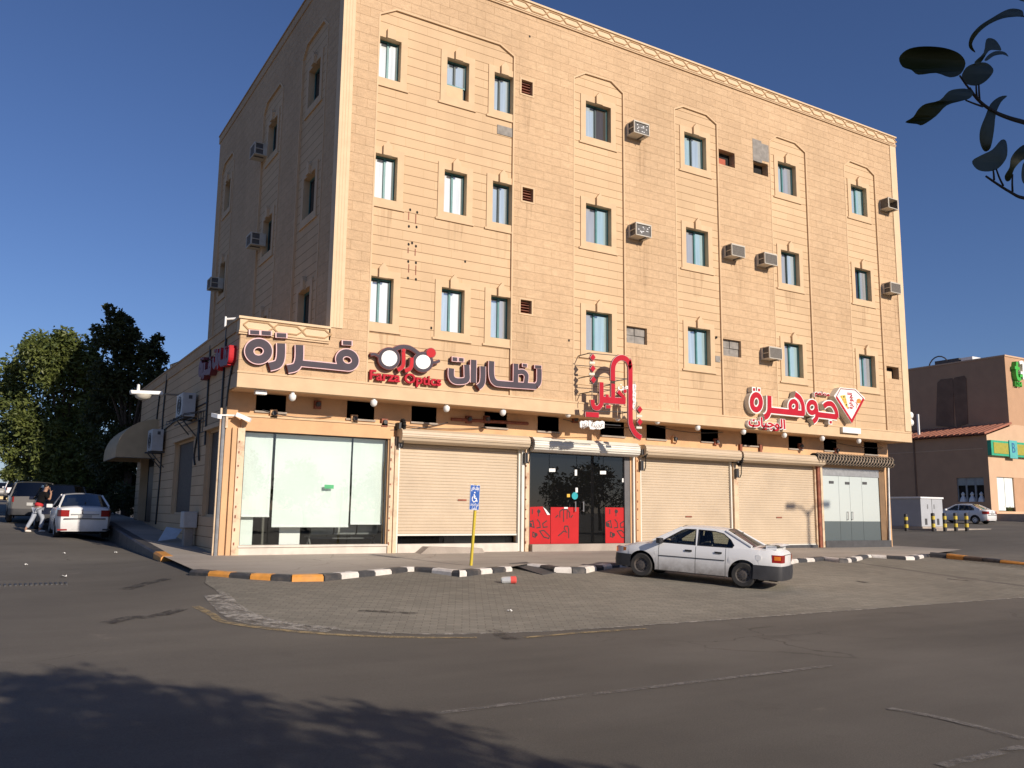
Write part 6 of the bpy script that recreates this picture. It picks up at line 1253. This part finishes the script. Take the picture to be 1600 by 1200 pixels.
b_ = atD(195, 812, 39); tree('street_tree', c_, (b_.x, b_.y, sw(b_.x, b_.y)), LEAFD, 24000, .21, 'tall dark shaded tree with a ragged top beside the awning', 5, .18)
c_ = cl_px([(190,775,22),(212,790,18),(172,790,16),(225,770,16)], 37.5, 7, .5); b_ = atD(200, 815, 37.5)
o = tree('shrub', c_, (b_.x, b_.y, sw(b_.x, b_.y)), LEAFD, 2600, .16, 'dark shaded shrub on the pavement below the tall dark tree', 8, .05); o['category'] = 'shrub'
c_ = cl_px([(25,735,16),(12,742,12),(38,742,12),(45,728,12)], 66, 9, 1.); b_ = atD(28, 772, 66); tree('street_tree', c_, (b_.x, b_.y, gz(b_.x, b_.y)), LEAF, 3000, .25, 'small far tree behind the white four by four up the left street', 10, .12)
c_ = cl_px([(55,770,22),(85,765,24),(118,768,26),(150,770,26),(60,742,18),(98,742,22),(135,740,24),(165,752,22),(235,745,20),(200,760,24),(228,775,20),(180,740,20),(40,760,14)], 50, 17, 1.); b_ = atD(110, 796, 50)
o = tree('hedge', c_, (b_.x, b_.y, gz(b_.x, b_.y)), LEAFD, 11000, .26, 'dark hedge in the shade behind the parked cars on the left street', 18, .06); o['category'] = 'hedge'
# street lamp across the road on the right: only its shadow and reflection show
m1 = MB(); m1.tube([(22.8, -18.6, gz(22.8, -18.6)), (22.8, -18.6, 11.6)], [.11, .06], GREYP, 10); m1.tube([(22.8, -18.6, 11.4), (23.1, -18.55, 11.72), (23.6, -18.5, 11.8)], .045, GREYP, 6); m1.tube([(22.8, -18.6, 11.4), (22.5, -18.65, 11.72), (22.0, -18.7, 11.8)], .045, GREYP, 6)
m1.box(23.5, 24.0, -18.62, -18.36, 11.72, 11.86, GREYP); m1.box(21.6, 22.1, -18.82, -18.56, 11.72, 11.86, GREYP); tag(m1.build('street_lamp', origin=(22.8, -18.6, gz(22.8, -18.6))), 'tall double armed street lamp across the road, casting its shadow on the right shutter', 'street lamp')
# roadside tree the photographer stands beside: its crown shades the road, one branch hangs into view
rt_c = [((-6.1,-24.3,5.9),1.4), ((-5.0,-24.8,5.7),1.2), ((-7.2,-24.4,5.9),1.4), ((-3.9,-25.8,5.7),1.1), ((-5.3,-26.1,6.0),1.5), ((-8.5,-24.9,6.0),1.4), ((-3.2,-26.8,5.6),.9), ((-6.8,-26.4,6.3),1.5), ((-2.6,-27.7,5.4),.8), ((-9.6,-25.7,6.0),1.3)]
nb_ = tree('roadside_tree', rt_c, (-5.6, -25.9, .95), LEAFB, 15000, .20, 'broad leaved tree beside the camera, its branch hanging in at the top right', 12, .17)
def ZB_(x, y, D): return atD(1380+x/3.63636, y/3.63636, D)
BR = pm('twig', (.020,.016,.014), .8, .2, 20); DB = 1.7
tw = MB()
def twig(pts, r0, r1, D=DB): P = smooth2(pts, False, 4); tw.tube([ZB_(x, y, D+.0004*(x-500)) for x, y in P], [lerp(r0, r1, i/(len(P)-1)) for i in range(len(P))], BR, 6)
far = (1150, 800); twig([(490,500),(520,545),(570,595),(640,640),(720,672),(800,695),(960,745),far], .0024, .006); twig([(585,1002),(640,1040),(720,1090),(800,1125),(960,1120),(1060,950),far], .0022, .005)
for p_ in ([(435,430),(470,480),(520,545)], [(528,485),(530,530),(535,565)], [(543,480),(545,530),(548,575)], [(625,968),(628,990),(630,1025)], [(642,960),(660,1010),(682,1055)], [(735,990),(733,1040),(735,1090)], [(470,570),(520,590),(565,605)], [(790,90),(850,140),(960,420),far]): twig(p_, .0016, .0022)
e0 = ZB_(*far, DB+.26); tw.tube([e0, e0+V((.6,-.6,.25)), V((-6.0,-23.6,3.7)), V((-5.65,-25.2,3.6)), V((-5.6,-25.85,3.0))], [.006,.012,.03,.05,.07], BARK, 7); tw.build('branch', nb_, smooth=True)
LV = [[(90,330),(130,285),(200,265),(300,265),(380,280),(440,310),(468,360),(440,420),(380,440),(300,415),(200,425),(160,398),(110,380)], [(470,385),(520,360),(580,355),(618,380),(625,410),(590,455),(540,485),(480,480),(445,440)], [(585,225),(620,218),(650,240),(672,285),(640,285),(600,290),(560,350),(530,365),(520,350),(570,300)], [(575,340),(600,310),(640,290),(690,295),(712,322),(680,310),(630,318),(590,345)],
  [(510,530),(480,505),(420,505),(370,520),(320,570),(240,590),(200,620),(170,665),(125,695),(190,705),(225,710),(300,660),(360,600),(440,575),(490,560)], [(705,545),(660,550),(610,590),(580,660),(550,740),(550,810),(575,860),(610,840),(630,740),(640,650),(670,580)], [(505,915),(560,880),(620,850),(670,795),(700,805),(705,880),(680,930),(640,965),(580,975),(530,960)], [(810,822),(760,850),(725,900),(718,950),(690,1000),(700,1030),(725,1020),(745,960),(790,910),(830,890)],
  [(790,60),(740,48),(690,60),(620,100),(550,145),(500,200),(485,250),(495,280),(525,298),(505,250),(540,190),(600,140),(680,105),(760,95),(795,95)], [(800,920),(785,980),(790,1030),(812,1045),(850,980),(840,930)], [(760,-10),(800,10),(850,5),(840,-25)]]
for i, l in enumerate(LV):
    cx = sum(p[0] for p in l)/len(l); cy = sum(p[1] for p in l)/len(l); k = (i*37 % 7-3)*.00012
    m1 = MB(); l = smooth2(l, True, 3)
    dep = lambda x, y: DB+.0004*(x-500)-.004+k*(x-cx)+.0000010*((x-cx)**2+(y-cy)**2)
    m1.prism(l, lambda u, v, d: ZB_(u, v, dep(u, v)+d), 0, .0012, LEAFB, LEAFB, back=True); m1.build('leaf', nb_, smooth=True)
# trees across the road behind the camera: they make the reflections in the glass
rr = random.Random(21)
for i, x in enumerate((-22, -12, -5, 2, 9, 15, 21, 28, 34, 41, 47, 54)):
    y = -46-rr.uniform(0, 5); h = rr.uniform(5.0, 6.6); c_ = [((x+rr.uniform(-1.6,1.6), y+rr.uniform(-1.5,1.5), 1+h*rr.uniform(.5,.95)), rr.uniform(1.1,1.8)) for _ in range(7)]
    tree('street_tree', c_, (x, y, gz(x, y)), LEAFD, 1800, .45, 'green tree across the road behind the camera, seen only as a reflection', 30+i, .16, 'trees across the road behind the camera')

# ================================================================== RIGHT LOT AND BUILDING
TAN = pm('tan_render', (.47,.285,.17), .9, .06, 1.2, .15, 30); TAN2 = pm('tan_render_light', (.58,.39,.25), .9, .05, 1.2); STAIN = pm('brown_stain', (.20,.125,.08), .9, .15, 1.5)
q_ = atD(1547, 760, 65); XB1, YB1 = q_.x, q_.y; XU = onY(1573, 600, YB1).x; ztop = onY(1573, 557, YB1).z; zeave = onY(1546, 680, YB1).z; zap = onY(1578, 663, YB1).z; z0 = gz(XB1, YB1)-.3
rb = thing('shop_building', (XB1+10, YB1+10, z0), 'brown rendered shop building with a tiled lean-to roof beyond the right lot', 'building')
m1 = MB(); m1.box(XU, XU+28, YB1+.02, YB1+32, z0, ztop, TAN); m1.box(XU-.05, XU+28.05, YB1-.04, YB1+32, ztop, ztop+.12, TAN2); m1.build('upper_block', rb)
m1 = MB(); Lw = mpL(XB1); wq = [(1494,746,1546,784)]
wy0, wy1 = onX(1546, 765, XB1).y+.0, onX(1495, 765, XB1).y; wz0, wz1 = onX(1520, 784, XB1).z, onX(1520, 746, XB1).z
m1.prism([(YB1+.01, z0), (YB1+32, z0), (YB1+32, zeave), (YB1+.01, zeave)], Lw, 0, .3, TAN, TAN, [rect(wy0+.4, wz0, wy1, wz1)])
Fw = mpF(YB1); f0, f1 = onY(1559, 770, YB1).x, onY(1599, 770, YB1).x; g0_, g1_ = onY(1575, 799, YB1).z, onY(1575, 746, YB1).z
m1.prism([(XB1-.01, z0), (XU+26, z0), (XU+26, zap), (XU+.6, zap), (XB1-.01, zeave)], Fw, 0, .008, TAN2, TAN2, [rect(f0, g0_, f1+.3, g1_)])
m1.box(XB1-.02, XB1+.08, YB1+.35, YB1+31.6, zeave-1.05, zeave-.98, TAN2); m1.build('front_block', rb)
m1 = MB(); TILE = pm('clay_tile', (.36,.14,.085), .8, .22, 6); n = 64
for i in range(n):
    y = YB1-.15+i*32/n; m1.obox(((XB1-.35+XU+.2)/2, y+.25, (zeave+zap)/2+.12), ((XU+.55-XB1)/2, 0, (zap-zeave)/2), (0, .16, 0), (-.03, 0, .07), TILE)
m1.face([(XB1-.35, YB1-.1, zeave+.02), (XB1-.35, YB1+32, zeave+.02), (XU+.2, YB1+32, zap+.05), (XU+.2, YB1-.1, zap+.05)], TILE); m1.build('roof', rb)
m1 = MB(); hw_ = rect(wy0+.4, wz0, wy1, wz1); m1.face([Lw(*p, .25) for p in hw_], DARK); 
for k in range(4): y = lerp(wy0+.4, wy1, k/3); m1.prism(rect(y-.06, wz0, y+.06, wz1), Lw, .1, .2, GREYP)
m1.prism(rect(wy0+.4, lerp(wz0, wz1, .68), wy1, wz1), Lw, .12, .18, pm('grey_panel', (.32,.35,.34), .6))
for k in range(3): y = lerp(wy0+.4, wy1, (k+.5)/3); m1.lathe((XB1+.22, y, wz0+.0), [(.28,0),(.22,.25),(.10,.45),(.16,.6),(.05,.75),(0,.76)], WHITE, 8)
m1.build('window', rb)
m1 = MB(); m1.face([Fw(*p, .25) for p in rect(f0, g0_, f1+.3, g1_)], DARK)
for k in range(3): a, b = lerp(f0, f1, k/3), lerp(f0, f1, (k+1)/3); m1.prism(rect(a+.03, lerp(g0_, g1_, .02 if k != 1 else .12), b-.03, g1_), Fw, .12, .16, BLIND)
rr = random.Random(5); leaves(m1, (lerp(f0, f1, .5), YB1+.2, g0_+.25), .5, 120, .18, LEAF, rr, (1.6, .2, .5)); m1.build('window', rb)
m1 = MB(); Uw = mpL(XU)
for l in ([(1463,665),(1465,598),(1470,593),(1488,591),(1490,597),(1491,668)], [(1495,667),(1489,594),(1492,590),(1507,587),(1510,592),(1513,662)]): m1.prism([(lambda p: (p.y, p.z))(onX(x, y, XU)) for x, y in l], Uw, -.05, .01, STAIN)
m1.build('stained_panel', rb)
m1 = MB(); p = onX(1481, 567, XU+2); m1.box(p.x, p.x+1.6, p.y-1, p.y+1.2, ztop, p.z+.3, DGREY); m1.box(p.x, p.x+1.2, p.y-2.2, p.y-1.2, ztop, p.z+.25, ALU); p = onX(1467, 569, XU+2)
m1.tube([(p.x, p.y+1.0*math.cos(t*.314), ztop+1.2*math.sin(t*.314)) for t in range(11)], .06, DGREY, 5); m1.build('roof_unit', rb)
m1 = MB(); p = onX(1432, 672, XB1+.5); m1.tube([(XB1+.8, p.y, zeave), (XB1+.8, p.y, zeave+2.2)], .1, ALU, 6); m1.tube([(XB1+.02, onX(1410, 740, XB1).y-1.2, z0), (XB1+.0, onX(1410, 740, XB1).y-1.2, zeave)], .09, STAIN, 6); m1.build('pipe', rb)
m1 = MB(); c0_ = onY(1560, 800, YB1-.8); m1.box(XB1+.3, XU+26, YB1-2.4, YB1, z0-.3, onY(1575, 803, YB1).z, pm('pale_steps', (.5,.36,.25), .9)); m1.box(XB1-.2, XU+26, YB1-3.2, YB1-2.4, z0-.3, gz(XB1, YB1)+.18, pm('pale_steps', (.5,.36,.25), .9)); m1.build('steps', rb)
gs = thing('shop_sign', (XU, YB1-.2, zeave), 'green framed shop sign with yellow panels on the right building', 'sign'); GRN = pm('green_sign', (.035,.36,.20), .5); YLG = pm('olive_panel', (.36,.33,.045), .5); BLG = pm('teal_panel', (.10,.42,.40), .5)
Sg = mpF(YB1-.3); s0_, s1_ = onY(1549, 700, YB1-.3), onY(1612, 705, YB1-.3); sz0, sz1 = onY(1556, 711.5, YB1-.3).z, onY(1556, 688, YB1-.3).z
m1 = MB(); m1.prism(rect(s0_.x, sz0, s1_.x, sz1), Sg, 0, .3, GRN, GRN); m1.build('frame', gs)
m1 = MB(); mx_ = [onY(x, 700, YB1-.3).x for x in (1552.5, 1575, 1576, 1588, 1589, 1608)]; ht_ = sz1-sz0
m1.prism(rect(mx_[0], sz0+.14*ht_, mx_[1], sz1-.14*ht_), Sg, -.03, 0, YLG); m1.prism(rect(mx_[4], sz0+.14*ht_, mx_[5], sz1-.14*ht_), Sg, -.03, 0, YLG); m1.prism(rect(mx_[2], sz0-.12*ht_, mx_[3], sz1+.08*ht_), Sg, -.08, 0, BLG); m1.build('panel', gs)
text('lettering', 'B', .75, Sg, (mx_[2]+mx_[3])/2, (sz0+sz1)/2+.1, pm('sign_blue_letter', (.03,.12,.30), .5), gs, .01, .42, d=-.085)
ls = thing('letter_sign', (XU+.5, YB1-.2, ztop-2), 'green and white tall letter logo on the upper wall of the right building', 'sign'); GR2 = pm('bright_green', (.06,.42,.05), .45)
TT = lambda x, y: fx(1370+x/6.9348, 500+y/6.9364, YB1); Tm = mpF(YB1); m1 = MB()
m1.ribbon([TT(*p) for p in smooth2([(1475,460),(1470,560),(1478,620),(1490,645),(1515,645)], False, 3)], .28, Tm, -.35, .02, GR2); m1.ribbon([TT(1448,520), TT(1500,535)], .25, Tm, -.352, .02, GR2); m1.ribbon([TT(1505,610), TT(1535,612)], .2, Tm, -.353, .02, GR2); m1.build('letter', ls)
m1 = MB(); m1.ribbon([TT(*p) for p in smooth2([(1500,470),(1525,465),(1540,480),(1543,560),(1548,650)], False, 3)], .26, Tm, -.345, .02, LENSW); m1.ribbon([TT(1512,575), TT(1570,590)], .22, Tm, -.348, .02, LENSW); m1.build('letter', ls)
u, v = TT(1513, 698); text('lettering', '1254', .42, Tm, u, v, GR2, ls, .2, .95, bold=.02)
# utility cabinet, bollards
cb_ = thing('utility_cabinet', tuple(atD(1455, 830, 48)), 'large white metal utility cabinet on a concrete base on the right lot', 'cabinet'); CABW = pm('cabinet_white', (.40,.415,.435), .5, .05, 2)
p = atD(1441, 830, 48); zg = gz(p.x, p.y); x0, x1 = p.x, onY(1475, 828, p.y).x; z1_ = atD(1441, 776, 48).z
m1 = MB(); m1.box(x0, x1, p.y, p.y+4.2, zg+.2, z1_-.1, CABW); m1.box(x0-.06, x1+.06, p.y-.06, p.y+4.26, z1_-.1, z1_, WHITE); m1.build('casing', cb_, bevel=.02)
m1 = MB(); m1.box(x0-.3, x1+3.2, p.y-.9, p.y+4.6, zg-.3, zg+.10, CONC); m1.box(x0-.1, x1+.1, p.y-.1, p.y+4.3, zg+.1, zg+.2, CONC); m1.build('base', cb_)
m1 = MB(); xm_ = (x0+x1)/2; m1.box(xm_-.01, xm_+.01, p.y-.012, p.y, zg+.22, z1_-.12, DGREY); 
for x in (lerp(x0, x1, .2), lerp(x0, x1, .75)): m1.box(x-.1, x+.1, p.y-.015, p.y, zg+.3, zg+.65, DGREY)
for x in (lerp(x0, x1, .3), lerp(x0, x1, .6)): m1.box(x-.03, x+.03, p.y-.03, p.y, zg+1.2, zg+1.45, STEEL)
m1.build('door', cb_)
BY = pm('bollard_yellow', (.62,.47,.05), .5, .1, 9); BK = pm('bollard_black', (.03,.028,.028), .6)
names = ['alone left of the white utility cabinet', 'in front of the utility cabinet, its left one', 'in front of the right edge of the utility cabinet', 'third from the right end of the row, right of the cabinet', 'at the right end of the row']
names[3] = 'next to last in the row, right of the cabinet'
for i, (x, y, D) in enumerate(((1416.5,829,47),(1459,833,45.5),(1477,832,45.7),(1494,831,46),(1511,831,46))):
    p = atD(x, y, D); zg = gz(p.x, p.y)+(.1 if i else 0); o = thing('bollard', (p.x, p.y, zg), 'black and yellow banded bollard '+names[i], 'bollard', 'black and yellow bollards by the cabinet')
    m1 = MB(); r = .098; m1.lathe((0,0,-.05), [(r, 0), (r, .93), (r*.8, .97), (0, .98)], BK, 12); m1.build('post', o, local=True, smooth=True)
    
    for za, zb_ in ((.17, .36), (.58, .76)): m2 = MB(); m2.lathe((0,0,0), [(r+.004, za), (r+.004, zb_)], BY, 12); m2.build('yellow_band', o, local=True, smooth=True)
# far wall at the end of the left street
m1 = MB(); p = atD(2, 775, 108); m1.box(p.x-14, p.x+.8, p.y, p.y+.4, gz(p.x, p.y)-.3, gz(p.x, p.y)+1.5, pm('pale_yellow_wall', (.62,.50,.27), .9)); m1.box(p.x-14.05, p.x+.85, p.y-.05, p.y+.45, gz(p.x, p.y)+1.5, gz(p.x, p.y)+1.6, STONE_P); tag(m1.build('boundary_wall'), 'low pale yellow wall at the far end of the left street', 'wall')
